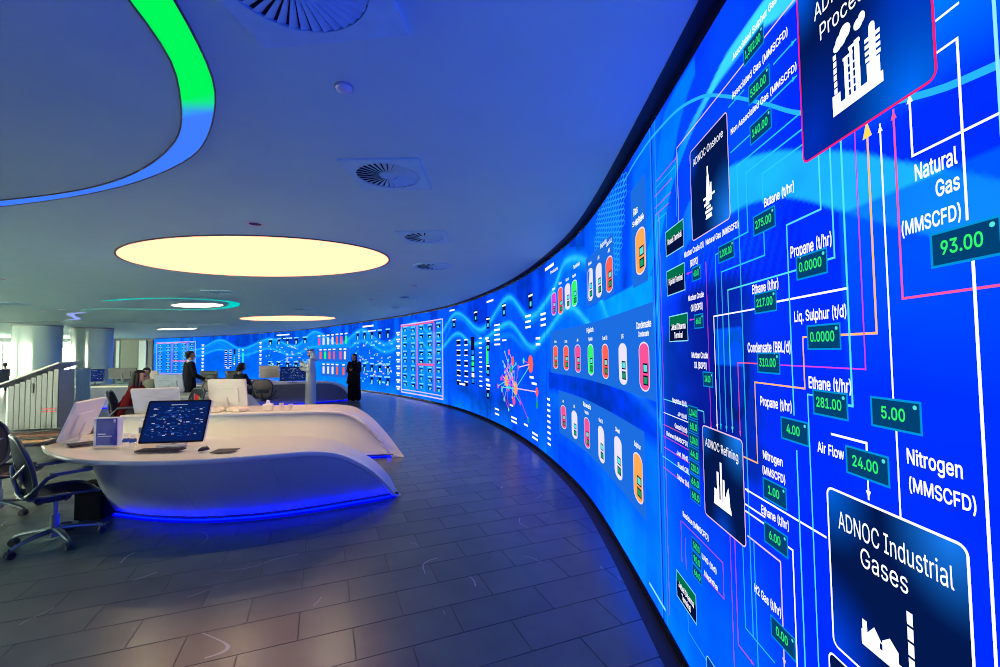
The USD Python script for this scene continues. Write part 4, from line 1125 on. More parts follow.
D1F = [(-5.05, 4.98, .745), (-4.93, 4.78, .745), (-4.75, 4.60, .745), (-4.34, 4.27, .745), (-3.89, 4.01, .745), (-3.51, 3.885, .745), (-3.04, 3.84, .745), (-2.63, 3.88, .745), (-2.27, 3.98, .745), (-2.05, 4.06, .745), (-1.88, 4.15, .738), (-1.72, 4.30, .703),
       (-1.6, 4.45, .638), (-1.5, 4.60, .538), (-1.4, 4.75, .415), (-1.32, 4.90, .269), (-1.26, 5.02, .137), (-1.20, 5.13, .0)]
D1B = [(-5.0, 5.12, .745), (-4.6, 5.22, .745), (-3.8, 5.02, .745), (-3.2, 4.90, .745), (-2.5, 4.92, .745), (-2.2, 4.94, .738), (-1.95, 4.95, .702), (-1.75, 5.0, .630), (-1.6, 5.05, .534), (-1.45, 5.10, .419), (-1.3, 5.15, .232), (-1.2, 5.19, .03), (-1.17, 5.20, .0)]
D1T = [(-4.16, 4.86), (-4.10, 4.52), (-3.92, 4.22), (-3.55, 4.01), (-3.04, 3.91), (-2.63, 3.945), (-2.27, 4.045), (-2.05, 4.125), (-1.88, 4.21), (-1.70, 4.37), (-1.55, 4.56), (-1.40, 4.80), (-1.29, 5.0), (-1.20, 5.13)]
D1E = [(-4.30, 4.80), (-4.22, 4.73), (-3.8, 4.57), (-3.42, 4.48), (-3.0, 4.44), (-2.54, 4.50), (-2.1, 4.65), (-1.66, 4.88), (-1.38, 5.04), (-1.20, 5.15)]
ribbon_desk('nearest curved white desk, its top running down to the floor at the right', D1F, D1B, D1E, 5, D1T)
D2F = [(-5.85, 6.81, .745), (-5.6, 6.86, .745), (-5, 6.95, .745), (-3.9, 7.0, .745), (-3.0, 7.1, .745), (-2.6, 7.1, .73), (-2.4, 7.1, .671), (-2.2, 7.08, .566), (-2.05, 7.07, .433), (-1.9, 7.06, .283), (-1.8, 7.05, .116), (-1.73, 7.05, .0)]
D2B = [(-5.85, 7.67, .745), (-5, 7.8, .745), (-3.9, 7.95, .745), (-3.1, 7.98, .745), (-2.7, 7.93, .72), (-2.4, 7.8, .62), (-2.2, 7.7, .5), (-2.0, 7.5, .375), (-1.85, 7.35, .27), (-1.7, 7.2, .15), (-1.6, 7.12, .05), (-1.55, 7.08, .0)]
D2E = [(-5.85, 6.57), (-5, 6.70), (-3.9, 6.76), (-3, 6.86), (-2.5, 6.93), (-2.1, 7.0), (-1.9, 7.03), (-1.73, 7.055)]
ribbon_desk('second curved white desk, cream front seen just above the nearest desk', D2F, D2B, D2E, 1, fascia=desk_white)
D3F = [(-13.5, 13.6, .745), (-11, 13.62, .745), (-9.5, 13.7, .745), (-8, 13.75, .745), (-7, 13.95, .745), (-6.3, 14.35, .74), (-5.8, 14.9, .69), (-5.5, 15.4, .45), (-5.40, 15.65, .2), (-5.36, 15.8, .0)]
D3B = [(-13.5, 14.5, .745), (-11, 14.55, .745), (-9.5, 14.65, .745), (-8, 14.75, .745), (-7, 14.9, .745), (-6.1, 15.2, .73), (-5.6, 15.5, .6), (-5.4, 15.75, .35), (-5.3, 15.9, .0)]
D3E = [(-13.5, 14.0), (-11, 14.0), (-9.5, 14.1), (-8, 14.15), (-7, 14.3), (-6.4, 14.6), (-5.9, 15.05), (-5.55, 15.5), (-5.36, 15.82)]
ribbon_desk('far curved desk with a dark blue-lit front, behind the man in the white robe', D3F, D3B, D3E, 3, led=glow('led_blue_far', (0.0, 0.002, 1.0), 10.0), fascia=surf('fascia_slate', (0.20, 0.21, 0.27), 0.4))  # this front lies in shade; the darkness is put into its colour
D4F = [(-8.2, 9.85, .745), (-7.8, 9.9, .745), (-6.9, 10.1, .745), (-6.3, 10.4, .70), (-6.0, 10.8, .4), (-5.85, 11.1, .0)]
D4B = [(-8.2, 10.75, .745), (-7.8, 10.8, .745), (-6.9, 10.95, .745), (-6.3, 11.0, .68), (-6.0, 11.1, .35), (-5.8, 11.2, .0)]
D4E = [(-8.2, 10.25), (-7.8, 10.3), (-6.9, 10.45), (-6.3, 10.65), (-6.0, 10.95), (-5.85, 11.12)]
ribbon_desk('desk at which the woman in red is working, mostly hidden behind the second desk', D4F, D4B, D4E, 1)

# ------------------------------------------------------------------ screens and small things on the desks
shell_white = surf('monitor_white', (0.66, 0.65, 0.60), 0.35, vary=0.02)
shell_tan = surf('monitor_tan', (0.50, 0.40, 0.32), 0.45)
TOP = .745


def screen_print(w, h, seed):
    """a busy dark blue process picture: small lit marks on the panel, in its own plane (x, z)"""
    r_ = np.random.default_rng(seed)
    out = {'ice': [], 'white': [], 'panel': [], 'pink': []}
    for k in range(150):
        x, z = r_.uniform(-.46, .46) * w, r_.uniform(.10, .88) * h
        a, b = w * r_.uniform(.006, .03), h * r_.uniform(.006, .012)
        out[['panel', 'ice', 'panel', 'white', 'panel', 'panel'][k % 6]].append(bx((x, 0, z), (a * 2, .0006, b * 2)))
    for k in range(10):
        out['pink'].append(bx((r_.uniform(-.45, .45) * w, 0, r_.uniform(.1, .7) * h), (w * .015, .0007, h * .02)))
    out['white'].append(bx((0, 0, .94 * h), (w * .28, .0006, h * .014)))
    return out


mon_panel = glow('monitor_picture', (0.003, 0.014, 0.10))
MARK = {'ice': glow('mark_ice', (.06, .17, .32)), 'white': glow('mark_white', (.5, .5, .62)), 'panel': glow('mark_blue', (.008, .06, .36)), 'pink': glow('mark_pink', (.7, .25, .5))}


def monitor(label, loc, yaw, w=.62, h=.42, tilt=20, shell=shell_white, lift=.03, group=None, busy=True):
    """screen faces local -y; yaw turns it; tilt leans the top backwards"""
    t = thing('monitor', label, 'monitor', loc, yaw, group)
    rx = -math.radians(tilt)

    def P(m):
        return xf(m, rx=rx, t=(0, 0, lift))
    sh = prism(rrect(w, h, .018), 0, .026)
    sh = xf(sh, rx=math.pi / 2, t=(0, .026, h / 2))
    bulge = xf(prism(rrect(w * .6, h * .55, .03), 0, .022), rx=math.pi / 2, t=(0, .046, h * .42))
    obj('shell', P(sh), shell, t)
    obj('rear_cover', P(bulge), shell, t)
    obj('bezel', P(xf(prism(rrect(w, h, .018).difference(rrect(w - .036, h - .036, .006)), 0, .003), rx=math.pi / 2, t=(0, 0, h / 2))), black_gloss, t)
    pn = obj('screen', P(bx((0, -.0008, h / 2), (w - .036, .0015, h - .036))), mon_panel, t)
    if busy:
        for k, ms in screen_print(w - .05, h - .05, int(abs(loc[0] * 100))).items():
            obj('screen_marks', P(xf(cat(*ms), t=(0, -.0022, .025))), MARK[k], pn, kind='stuff')
    bar = cyl((0, .05, .012), (0, .045 + math.sin(-rx) * .16, lift + .16), .016, .014, 12)
    obj('stand_neck', bar, shell, t)
    obj('stand_base', xf(prism(rrect(.24, .18, .04), 0, .012), t=(0, .03, 0)), shell, t)
    return t


key_dark = surf('keyboard_black', (0.014, 0.014, 0.016), 0.45)
key_cap = surf('key_cap', (0.03, 0.03, 0.034), 0.5)


def keyboard(label, loc, yaw, w=.40, d=.13, light=False):
    t = thing('keyboard', label, 'keyboard', loc, yaw)
    obj('body', xf(prism(rrect(w, d, .012), 0, .012)), key_dark, t)
    keys = [bx((-w / 2 + .024 + i * (w - .048) / 14, -d / 2 + .024 + j * .0205, .0145), ((w - .048) / 14 - .004, .016, .005)) for i in range(15) for j in range(5)]
    obj('keys', cat(*keys), key_cap, t)
    return t


def mouse(label, loc, yaw):
    t = thing('mouse', label, 'computer mouse', loc, yaw)
    b = trimesh.creation.icosphere(3)
    b.apply_scale((.031, .055, .036))
    b.vertices[:, 2] = np.maximum(b.vertices[:, 2], 0)
    obj('shell', b, key_dark, t, smooth=True)
    obj('wheel', cyl((-.004, .03, .031), (.004, .03, .031), .007, n=14), grey_leg, t)
    return t


monitor('dark screen full of blue diagrams on the nearest desk, facing the camera', (-3.32, 4.46, TOP + .002), 8, .60, .44, 22, shell_white, .03)
keyboard('black keyboard in front of the dark screen on the nearest desk', (-3.26, 4.25, TOP + .001), 4)
obj('mat', xf(prism(rrect(.20, .17, .006), 0, .003), rz=.1, t=(-2.62, 4.215, TOP + .001)), surf('mat_black', (.03, .03, .032), .7), None, label='black mat right of the computer mouse on the nearest desk', cat='mat')
mouse('black computer mouse beside the dark mat on the nearest desk', (-2.84, 4.24, TOP + .001), -20)
monitor('white-backed screen at the left end of the nearest desk', (-4.56, 4.72, TOP + .002), 110 + 180, .60, .42, 20, shell_white, .05)
keyboard('black keyboard at the left tip of the nearest desk', (-4.78, 4.72, TOP + .001), 105, .36, .12)
obj('notepad', xf(prism(rrect(.26, .19, .004), 0, .010), rz=.9, t=(-4.32, 4.62, TOP + .001)), surf('notepad_dark', (.03, .028, .026), .6), None, label='dark notepad under the white-backed screen on the nearest desk', cat='notepad')

# brochure stand: a white block with a deep blue printed face
bs = thing('brochure_stand', 'upright white stand with a deep blue printed card on the nearest desk', 'brochure stand', (-3.97, 4.45, TOP + .001), 4)
obj('block', bx((0, .035, .145), (.235, .07, .29), .006), surf('acrylic_white', (.72, .73, .74), .25), bs)
obj('card', bx((.012, -.0015, .150), (.196, .003, .268)), surf('card_blue', (.006, .02, .30), .35), bs)
pr_w = surf('print_white', (.8, .8, .85), .6)
for z, wd in ((.128, .075), (.106, .135)):
    obj('print_line', bx((-.07 + wd / 2, -.0034, z), (wd, .0010, .009)), pr_w, bs)
obj('emblem', cat(bx((.088, -.0034, .262), (.022, .001, .022)), bx((.088, -.0034, .240), (.018, .001, .006))), surf('emblem_lilac', (.55, .5, .8), .5), bs)

water = usdkit.material(stage, LOOKS + 'bottle_plastic', {'p': ('principled_bsdf', {'base_color': (.93, .97, 1.0), 'roughness': .06, 'transmission_weight': .92, 'ior': 1.25})}, [], surface='p.BSDF')
lab_blue = surf('bottle_label_blue', (.05, .14, .42), .4)


def bottle(label, loc, h=.16, r=.029):
    t = thing('water_bottle', label, 'water bottle', loc)
    obj('bottle', lathe([(0, 0), (r * .9, 0), (r, .01), (r, h * .3), (r * .93, h * .34), (r, h * .38), (r, h * .66), (r * .6, h * .82), (r * .42, h * .86), (r * .42, h * .94), (0, h * .94)], 28), water, t, smooth=35)
    obj('cap', lathe([(0, h * .93), (r * .5, h * .93), (r * .5, h), (0, h)], 20), surf('cap_white', (.8, .82, .85), .4), t)
    obj('bottle_label', lathe([(r * 1.01, h * .4), (r * 1.025, h * .41), (r * 1.025, h * .62), (r * 1.01, h * .63)], 28), lab_blue, t)


bottle('small water bottle beside the blue card on the nearest desk, left of two', (-3.755, 4.44, TOP + .001), .125)
bottle('small water bottle touching the dark screen, right of two in front on the nearest desk', (-3.675, 4.43, TOP + .001), .125)
bottle('taller clear bottle behind the two small water bottles on the nearest desk', (-3.80, 4.70, TOP + .001), .235, .032)
bottle('clear bottle behind the small water bottles, close to the edge of the dark screen', (-3.70, 4.76, TOP + .001), .225, .032)
# table flag: red hoist, green, white and black bars
fl = thing('table_flag', 'little red, green, white and black table flag behind the dark screen', 'flag', (-3.50, 5.05, .745), 10)
obj('flag_base', lathe([(0, 0), (.03, 0), (.028, .012), (0, .015)], 24), black_gloss, fl)
obj('pole', cyl((0, 0, .01), (0, 0, .475), .004, n=10), surf('brass', (.6, .45, .2), .3, .9), fl)
_fx = lambda x, z: (.004 + x, .010 * math.sin(x * 60), .365 + z - x * .75)


def flag_cloth(x0, x1, z0, z1):
    X = np.linspace(x0, x1, 10)
    return loft([[np.array(_fx(x, z)) + np.array([0, o, 0]) for z, o in ((z0, -.0008), (z1, -.0008), (z1, .0008), (z0, .0008))] for x in X], True, True)


for nm, q, c in (('red_band', (0, .045, 0, .105), (.80, .02, .02)), ('green_band', (.045, .12, .07, .105), (.01, .32, .12)), ('white_band', (.045, .12, .035, .07), (.8, .8, .8)), ('black_band', (.045, .12, 0, .035), (.01, .01, .01))):
    obj(nm, flag_cloth(*q), surf('flag_' + nm, c, .7), fl)

# second desk
monitor('wide white-backed screen on the second desk, right of the table flag', (-4.55, 7.42, TOP + .002), 176, .66, .46, 8, shell_white, .05)
monitor('leaning white-backed screen on the second desk, behind the dark screen', (-5.42, 7.02, TOP + .002), 200, .62, .42, 24, shell_white, .025)
paper = surf('paper', (.75, .68, .52), .7)


def open_book(label, loc, yaw, w=.24, d=.2):
    t = thing('open_book', label, 'book', loc, yaw)
    for s in (-1, 1):
        X = np.linspace(0, w / 2, 8)
        prof = [(s * x, .075 * math.sin(x / (w / 2) * math.pi * .8) * .8 + .008) for x in X]
        m = loft([[(x, y, z) for x, z in prof] + [(x, y, .002) for x, z in prof[::-1]] for y in (-d / 2, d / 2)], True, True)
        obj('pages', m, paper, t)
    obj('cover', bx((0, 0, .002), (w + .01, d + .01, .004)), surf('cover_dark', (.05, .05, .05), .6), t)


open_book('open book with curling cream pages on the second desk, under the wide white screen', (-4.62, 7.13, TOP + .001), 12)
open_book('open book right of the first one on the second desk, pages standing up', (-4.25, 7.16, TOP + .001), -18, .26)
tb = thing('tissue_box', 'cream box with tissue at its top on the second desk, right of the books', 'tissue box', (-3.80, 7.22, TOP + .001), 20)
obj('box', bx((0, 0, .05), (.15, .12, .10), .008), paper, tb)
obj('tissue', trimesh.convex.convex_hull(np.array([(-.04, -.01, .1), (.04, .01, .1), (.02, .02, .16), (-.015, -.01, .17), (0, .03, .1)])), surf('tissue_white', (.8, .8, .78), .8), tb)


def cup(label, loc, h=.11, r=.036):
    t = thing('paper_cup', label, 'cup', loc)
    obj('cup', lathe([(0, 0), (r * .75, 0), (r, h), (r * .93, h), (r * .7, .006), (0, .006)], 24), surf('cup_paper', (.74, .66, .52), .6), t, smooth=35)
    obj('cup_rim', lathe([(r * .93, h - .003), (r * 1.06, h - .003), (r * 1.06, h + .004), (r * .93, h + .004)], 24), surf('cup_rim', (.78, .74, .66), .5), t)


cup('cream paper cup next to the tissue box on the second desk, left of two', (-3.58, 7.22, TOP + .001))
cup('cream paper cup at the right of the row on the second desk', (-3.44, 7.24, TOP + .001), .09)
ph = thing('desk_phone', 'black desk telephone on the second desk between the two white screens', 'telephone', (-5.02, 6.98, TOP + .001), 30)
obj('phone_body', xf(prism(rrect(.19, .2, .02), 0, .04), rx=.25, t=(0, 0, .024)), key_dark, ph)
obj('handset', tube([(-.06, -.08, .09), (-.065, -.03, .105), (-.065, .03, .118), (-.06, .08, .126)], [.02, .014, .014, .02], 10), key_dark, ph)
# far desks
monitor('dark screen with blue diagrams on the far desk, beside the white-robed man', (-6.72, 14.25, TOP + .002), 8, .78, .46, 8, charcoal, .05)
monitor('tan-backed screen on the far desk, above the empty mesh chair', (-7.55, 14.45, TOP + .1), 186, .62, .40, 8, shell_tan, .05, busy=False)
monitor('dark-backed screen on the far desk, partly behind the man in the suit', (-9.35, 14.2, TOP + .002), 180, .55, .36, 8, charcoal, .05, busy=False)
monitor('dark-backed screen on the far desk, next one right of the suited man', (-8.62, 14.3, TOP + .002), 175, .55, .36, 8, charcoal, .05, busy=False)
monitor('grey-backed screen tilted on the far desk, left of the man in the suit', (-11.05, 14.1, TOP + .002), 165, .55, .38, 18, shell_tan, .08, busy=False)
monitor('long black-backed screen at the left end of the far desk', (-12.05, 14.1, TOP + .1), 180, .9, .34, 4, charcoal, .10, busy=False)
monitor('blue-lit screen facing the camera at the far left of the far desk', (-13.0, 14.1, TOP + .002), 4, .6, .42, 6, charcoal, .10)
monitor('white-framed bluish screen in front of the seated dark-haired man', (-7.45, 9.98, TOP + .002), 182, .62, .40, 14, surf('monitor_bluegrey', (.38, .43, .50), .3), .10, busy=False)

# ------------------------------------------------------------------ office chairs
mesh_dark = surf('chair_mesh_slate', (0.030, 0.036, 0.050), 0.75, bump=.4, scale=30, spec=.15)
mesh_tan = surf('chair_mesh_tan', (0.22, 0.18, 0.14), 0.7, bump=.4, scale=30)
chair_frame = surf('chair_frame_grey', (0.05, 0.062, 0.085), 0.28, 0.4)
chair_steel = surf('chair_steel', (0.30, 0.33, 0.38), 0.22, 0.9)
caster_black = surf('caster_black', (0.012, 0.012, 0.014), 0.4)


def office_chair(label, loc, rot, mesh_mat=mesh_dark, group=None, spin=0):
    """mesh task chair; it faces local +y"""
    t = thing('office_chair', label, 'office chair', loc, rot, group)
    # five-star base
    for k in range(5):
        a = math.radians(72 * k + 90 + spin)
        c, s = math.cos(a), math.sin(a)
        obj('base_leg', tube([(c * .03, s * .03, .125), (c * .14, s * .14, .118), (c * .25, s * .25, .095), (c * .315, s * .315, .075)], [.030, .026, .020, .015], 10, flat=.75), chair_steel, t, smooth=50)
        w = []
        for o in (-.017, .017):
            q = np.array([c * .315 - s * o, s * .315 + c * o, .030])
            d = np.array([-s, c, 0]) * .010
            w.append(cyl(q - d, q + d, .030, n=18))
        cs_ = obj('caster', cat(*w), caster_black, t)
        obj('caster_fork', cat(cyl((c * .315, s * .315, .035), (c * .315, s * .315, .085), .009, n=10), bx((c * .315, s * .315, .056), (.045, .045, .018), .006, rz=a)), chair_frame, cs_)
    obj('gas_lift', cat(cyl((0, 0, .06), (0, 0, .26), .032, .029, 18), cyl((0, 0, .25), (0, 0, .40), .018, n=16)), chair_steel, t)
    obj('tilt_box', cat(bx((0, -.02, .405), (.15, .24, .055), .02), cyl((-.17, .04, .405), (.17, .04, .405), .012, n=10)), chair_frame, t)
    # seat: a frame loop with a sagging mesh and a rolled front edge
    out = []
    for x, y, z in ((-.19, -.20, .475), (-.245, -.05, .468), (-.255, .10, .466), (-.235, .21, .452), (-.15, .255, .430), (0, .262, .424), (.15, .255, .430), (.235, .21, .452), (.255, .10, .466), (.245, -.05, .468), (.19, -.20, .475), (0, -.225, .478)):
        out.append((x, y, z))
    lp = spline(out, 56, True)
    obj('seat_frame', tube(lp, .016, 8, True, .9), chair_frame, t, smooth=50)
    ctr = lp.mean(0)
    rings = []
    for f in (1.0, .82, .6, .35, .12):
        rings.append([ctr + (p - ctr) * np.array([f, f, f]) + np.array([0, 0, -.028 * (1 - f * f)]) for p in lp])
    up, dn = np.array(rings), np.array(rings) - [0, 0, .006]
    obj('seat', loft(list(up) + list(dn[::-1]), True), mesh_mat, t, smooth=50)
    # backrest
    bk = [(-.17, -.235, .50), (-.235, -.25, .62), (-.265, -.285, .78), (-.255, -.32, .88), (-.19, -.345, .955), (0, -.358, .975), (.19, -.345, .955), (.255, -.32, .88), (.265, -.285, .78), (.235, -.25, .62), (.17, -.235, .50), (0, -.24, .475)]
    bk = [(x, y + .085, z) for x, y, z in bk]
    lb = spline(bk, 64, True)
    obj('back_frame', tube(lb, .017, 8, True), chair_frame, t, smooth=50)
    cb = lb.mean(0)
    rings = [[cb + (p - cb) * f + np.array([0, -.045 * (1 - f * f), 0]) for p in lb] for f in (1.0, .8, .55, .3, .08)]
    up, dn = np.array(rings), np.array(rings) - [0, .006, 0]
    obj('backrest', loft(list(up) + list(dn[::-1]), True), mesh_mat, t, smooth=50)
    obj('back_spine', tube([(0, -.08, .41), (0, -.16, .42), (0, -.23, .50), (0, -.26, .62), (0, -.275, .74)], [.030, .028, .024, .022, .018], 10, flat=.7), chair_steel, t, smooth=50)
    for s in (-1, 1):
        obj('back_strut', tube([(s * .03, -.26, .63), (s * .12, -.25, .68), (s * .22, -.215, .76)], .013, 8), chair_steel, t, smooth=50)
        obj('arm_post', tube([(s * .10, -.20, .47), (s * .23, -.20, .50), (s * .285, -.16, .56), (s * .295, -.10, .635), (s * .295, -.04, .655)], [.018, .018, .017, .016, .015], 10), chair_frame, t, smooth=50)
        p = rrect(.085, .27, .038)
        obj('arm_pad', xf(prism(p, 0, .026), t=(s * .295, .05, .652)), surf('arm_pad_blue', (.05, .075, .12), .5), t, smooth=40)
    obj('lumbar_pad', bx((0, -.23, .66), (.34, .018, .10), .008, rx=.1), chair_frame, t)
    return t


ch = office_chair('dark mesh office chair in the left foreground by the nearest desk, standing free', (-3.98, 3.98, 0), -36, spin=-10)
dup(ch, (-5.32, 4.72, 0), -88, 'office chair cut by the left picture edge, behind the foreground chair')
tanch = office_chair('empty tan mesh office chair in front of the far desk, left of the white robe', (-6.48, 12.2, 0), 4, mesh_tan)
dup(tanch, (-7.55, 11.75, 0), 20, 'tan mesh office chair between the suited man and the empty chair')
dup(ch, (-7.38, 8.72, 0), -60, 'office chair the woman in red sits on')
dup(ch, (-9.0, 11.3, 0), 175, 'office chair of the seated man with dark hair behind the bluish screen')
dup(ch, (-7.72, 13.0, 0), -30, 'office chair under the dark-clothed person seated at the far desk')
dup(ch, (-6.35, 8.9, 0), 150, 'office chair turned sideways behind the second desk, below the suited man')

# computer tower on the floor by the foreground chair
pc = thing('computer_tower', 'black computer case on the floor between the foreground chair and the desk foot', 'computer', (-4.15, 4.56, 0), 4)
obj('case', bx((0, .015, .195), (.27, .20, .35), .006), surf('case_black', (.006, .006, .007), .8, spec=.06), pc)
obj('front_panel', bx((0, -.089, .195), (.26, .012, .34), .005), surf('case_black', None), pc)
for sx in (-.10, .10):
    for sy in (-.05, .08):
        obj('foot', cyl((sx, sy, .001), (sx, sy, .025), .018, n=12), caster_black, pc)

# ------------------------------------------------------------------ columns, kiosk, banner, kerbs at the left
col_mat = surf('column_lacquer', (0.36, 0.47, 0.42), 0.16, vary=0.01, scale=1, coat=.5)
for (x, y, r, lab) in ((-20.6, 19.6, .80, 'thick glossy pale column behind the lectern, nearer of two'), (-20.3, 21.9, .80, 'glossy pale column farther right, in front of the pale end wall')):
    c = thing('column', lab, 'column', (x, y, 0))
    obj('shaft', lathe([(0, .0), (r, .0), (r, Z_CEIL - .03), (0, Z_CEIL - .03)], 64), col_mat, c, smooth=40)
    obj('base_ring', lathe([(r, .0), (r + .03, .0), (r + .03, .10), (r, .10)], 64), grey_leg, c, smooth=40)
    obj('head_ring', lathe([(r + .001, Z_CEIL - .06), (r + .02, Z_CEIL - .06), (r + .02, Z_CEIL), (0, Z_CEIL)], 64), surf('shadow_gap', (.2, .2, .2), .6), c, smooth=40)

# slanted lectern with a panelled body
lc = thing('lectern', 'pale panelled lectern with a big slanted top, before the columns', 'lectern', (-10.75, 10.35, 0), 12)
lec_grey = surf('lectern_grey', (.11, .125, .115), .4)
lec_top = surf('lectern_top', (.55, .52, .48), .3)
body = [(-.42, -.28), (.42, -.28), (.50, -.10), (.50, .25), (-.42, .25)]
for k in range(9):
    x0 = -.44 + k * .104
    z1 = .98 + (x0 + .44) * .44
    obj('body_panel', bx((x0 + .05, -.26 + .10 * max(0, (x0 - .25)) , z1 / 2 + .03), (.099, .03, z1), .004), lec_grey, lc)
obj('carcass', trimesh.convex.convex_hull(np.array([(x, y, z) for x, y in ((-.43, -.245), (.49, -.245), (.49, .25), (-.43, .25)) for z in (.02, .96 + (x + .43) * .44)])), surf('lectern_side', (.40, .43, .41), .4), lc)
obj('slanted_top', xf(bx((0, 0, 0), (1.42, .72, .045), .012), ry=-math.radians(23), t=(-.10, 0, 1.25)), lec_top, lc)
obj('touch_screen', xf(bx((0, 0, .024), (1.22, .50, .004)), ry=-math.radians(23), t=(-.10, .06, 1.25)), surf('touch_grey', (.10, .10, .11), .2), lc)
obj('side_fin', bx((-.47, -.24, .50), (.05, .05, .96), .01), surf('fin_white', (.75, .85, .8), .3), lc)
obj('handle', bx((.02, -.29, .95), (.04, .02, .22), .006), charcoal, lc)
for k in range(2):
    obj('red_stripe', bx((.34, -.285, .47 - k * .06), (.26, .012, .025), .003), surf('stripe_red', (.6, .05, .06), .5), lc)
bn = thing('banner_stand', 'narrow pale blue pull-up banner right of the lectern', 'banner', (-10.35, 10.95, 0), 5)
obj('banner_base', bx((0, 0, .04), (.42, .2, .07), .015), grey_leg, bn)
obj('banner_sheet', bx((0, 0, .72), (.34, .012, 1.28), .003), surf('banner_blue', (.25, .45, .75), .4), bn)
obj('banner_rail', cyl((-.19, 0, 1.37), (.19, 0, 1.37), .014, n=12), grey_leg, bn)
obj('banner_pole', cyl((.0, .03, .06), (0, .03, 1.37), .011, n=10), charcoal, bn)
# curved timber kerbs on the floor
red_wood = surf('kerb_redwood', (.22, .07, .035), .5, vary=.3, scale=20)
orange_wood = surf('kerb_orange', (.55, .24, .09), .45, vary=.2, scale=20)


def kerb(label, pts, w, h, mat, edge):
    P = spline(pts, 40)
    d = np.gradient(P, axis=0); nn = np.c_[-d[:, 1], d[:, 0]] / np.linalg.norm(d, axis=1, keepdims=True)
    t = thing('kerb', label, 'kerb')
    def run(a, b, z0, z1):
        return loft([[(*(p + q * a), z0), (*(p + q * b), z0), (*(p + q * b), z1), (*(p + q * a), z1)] for p, q in zip(P, nn)], True, True)
    obj('kerb_top', run(-w / 2, w / 2, .0005, h), mat, t)
    obj('kerb_edge', run(w / 2, w / 2 + edge, .0005, h + .01), black_gloss, t)


kerb('low curved red-brown kerb on the floor in front of the lectern', [(-11.6, 8.8), (-10.5, 9.15), (-9.6, 9.45), (-8.9, 9.8), (-8.3, 10.3)], .42, .05, red_wood, .10)
kerb('thin orange edging strip nearer than the red-brown kerb', [(-10.6, 8.1), (-9.5, 8.5), (-8.7, 8.85), (-8.1, 9.3)], .12, .04, orange_wood, .12)

# ------------------------------------------------------------------ people
skin = surf('skin', (.42, .25, .17), .5, vary=.05)
hair_black = surf('hair_black', (.012, .010, .010), .6, spec=.2)
eye_mat = surf('eye_dark', (.02, .015, .012), .2)
lip_mat = surf('lips', (.35, .13, .11), .5)


def ball(p, r, n=2):
    m = trimesh.creation.icosphere(n)
    m.apply_scale(np.broadcast_to(r, 3))
    m.apply_translation(p)
    return np.array(m.vertices)


def hull(*prs):
    return Manifold.hull_points(np.vstack([ball(p, r) for p, r in prs]))


def fuse(parts, ref=.022, it=6):
    m = Manifold.batch_boolean(parts, __import__('manifold3d').OpType.Add).refine_to_length(ref).to_mesh()
    t = trimesh.Trimesh(m.vert_properties[:, :3], m.tri_verts, process=True)
    trimesh.smoothing.filter_taubin(t, .5, .53, it)
    return t


def chain(pts, rs):
    return [hull((pts[i], rs[i]), (pts[i + 1], rs[i + 1])) for i in range(len(pts) - 1)]


def hand(wrist, fwd, palm_n, side=1, curl=.5, s=1.0):
    """palm, four fingers of unequal length and a thumb; fwd along the hand, palm_n out of the palm, side puts the thumb"""
    f = np.array(fwd, float); f /= np.linalg.norm(f)
    n = np.array(palm_n, float); n -= f * (n @ f); n /= np.linalg.norm(n)
    a = np.cross(n, f) * side
    w = np.array(wrist, float)
    P = [hull((w, .024 * s), (w + f * .08 * s + a * .030 * s, .014 * s), (w + f * .085 * s - a * .030 * s, .013 * s), (w + f * .03 * s + a * .024 * s, .017 * s))]
    for k, (off, L) in enumerate(((.030, .070), (.011, .078), (-.010, .073), (-.029, .056))):
        b = w + f * .082 * s + a * off * s
        c1, c2 = curl * .7, curl * 1.5
        m_ = b + (f * math.cos(c1) + n * math.sin(c1)) * L * .5 * s
        e = m_ + (f * math.cos(c2) + n * math.sin(c2)) * L * .5 * s
        P += chain([b, m_, e], [.0095 * s, .0085 * s, .0072 * s])
    t0 = w + f * .028 * s + a * .028 * s
    t1 = t0 + (f * .55 + a * .75 + n * .25) * .036 * s
    t2 = t1 + (f * .85 + a * .2 + n * .45) * .032 * s
    return P + chain([t0, t1, t2], [.013 * s, .0105 * s, .0085 * s])


def rotz(v, a):
    c, s = math.cos(a), math.sin(a)
    return np.array([v[0] * c - v[1] * s, v[0] * s + v[1] * c, v[2]])


def head_parts(c, yaw=0.0, tilt=0.0):
    """head about centre c, face to local +y turned by yaw, chin down by tilt"""
    def q(x, y, z):
        ct, st = math.cos(tilt), math.sin(tilt)
        v = np.array([x, y * ct + z * st, -y * st + z * ct])
        return np.array(c) + rotz(v, yaw)
    S = [hull((q(0, -.030, .030), .076), (q(0, .025, .035), .070), (q(0, .035, -.02), .058)),
         hull((q(0, .035, -.02), .058), (q(0, .050, -.085), .030), (q(.025, .020, -.075), .034), (q(-.025, .020, -.075), .034)),
         hull((q(0, .098, -.008), .008), (q(0, .112, -.040), .012)), hull((q(0, .108, -.042), .011), (q(.012, .095, -.044), .009), (q(-.012, .095, -.044), .009)),
         hull((q(0, .088, -.068), .012), (q(.018, .080, -.068), .009), (q(-.018, .080, -.068), .009)),
         hull((q(.076, -.005, .0), .012), (q(.074, -.002, -.035), .010)), hull((q(-.076, -.005, .0), .012), (q(-.074, -.002, -.035), .010))]
    return S, q


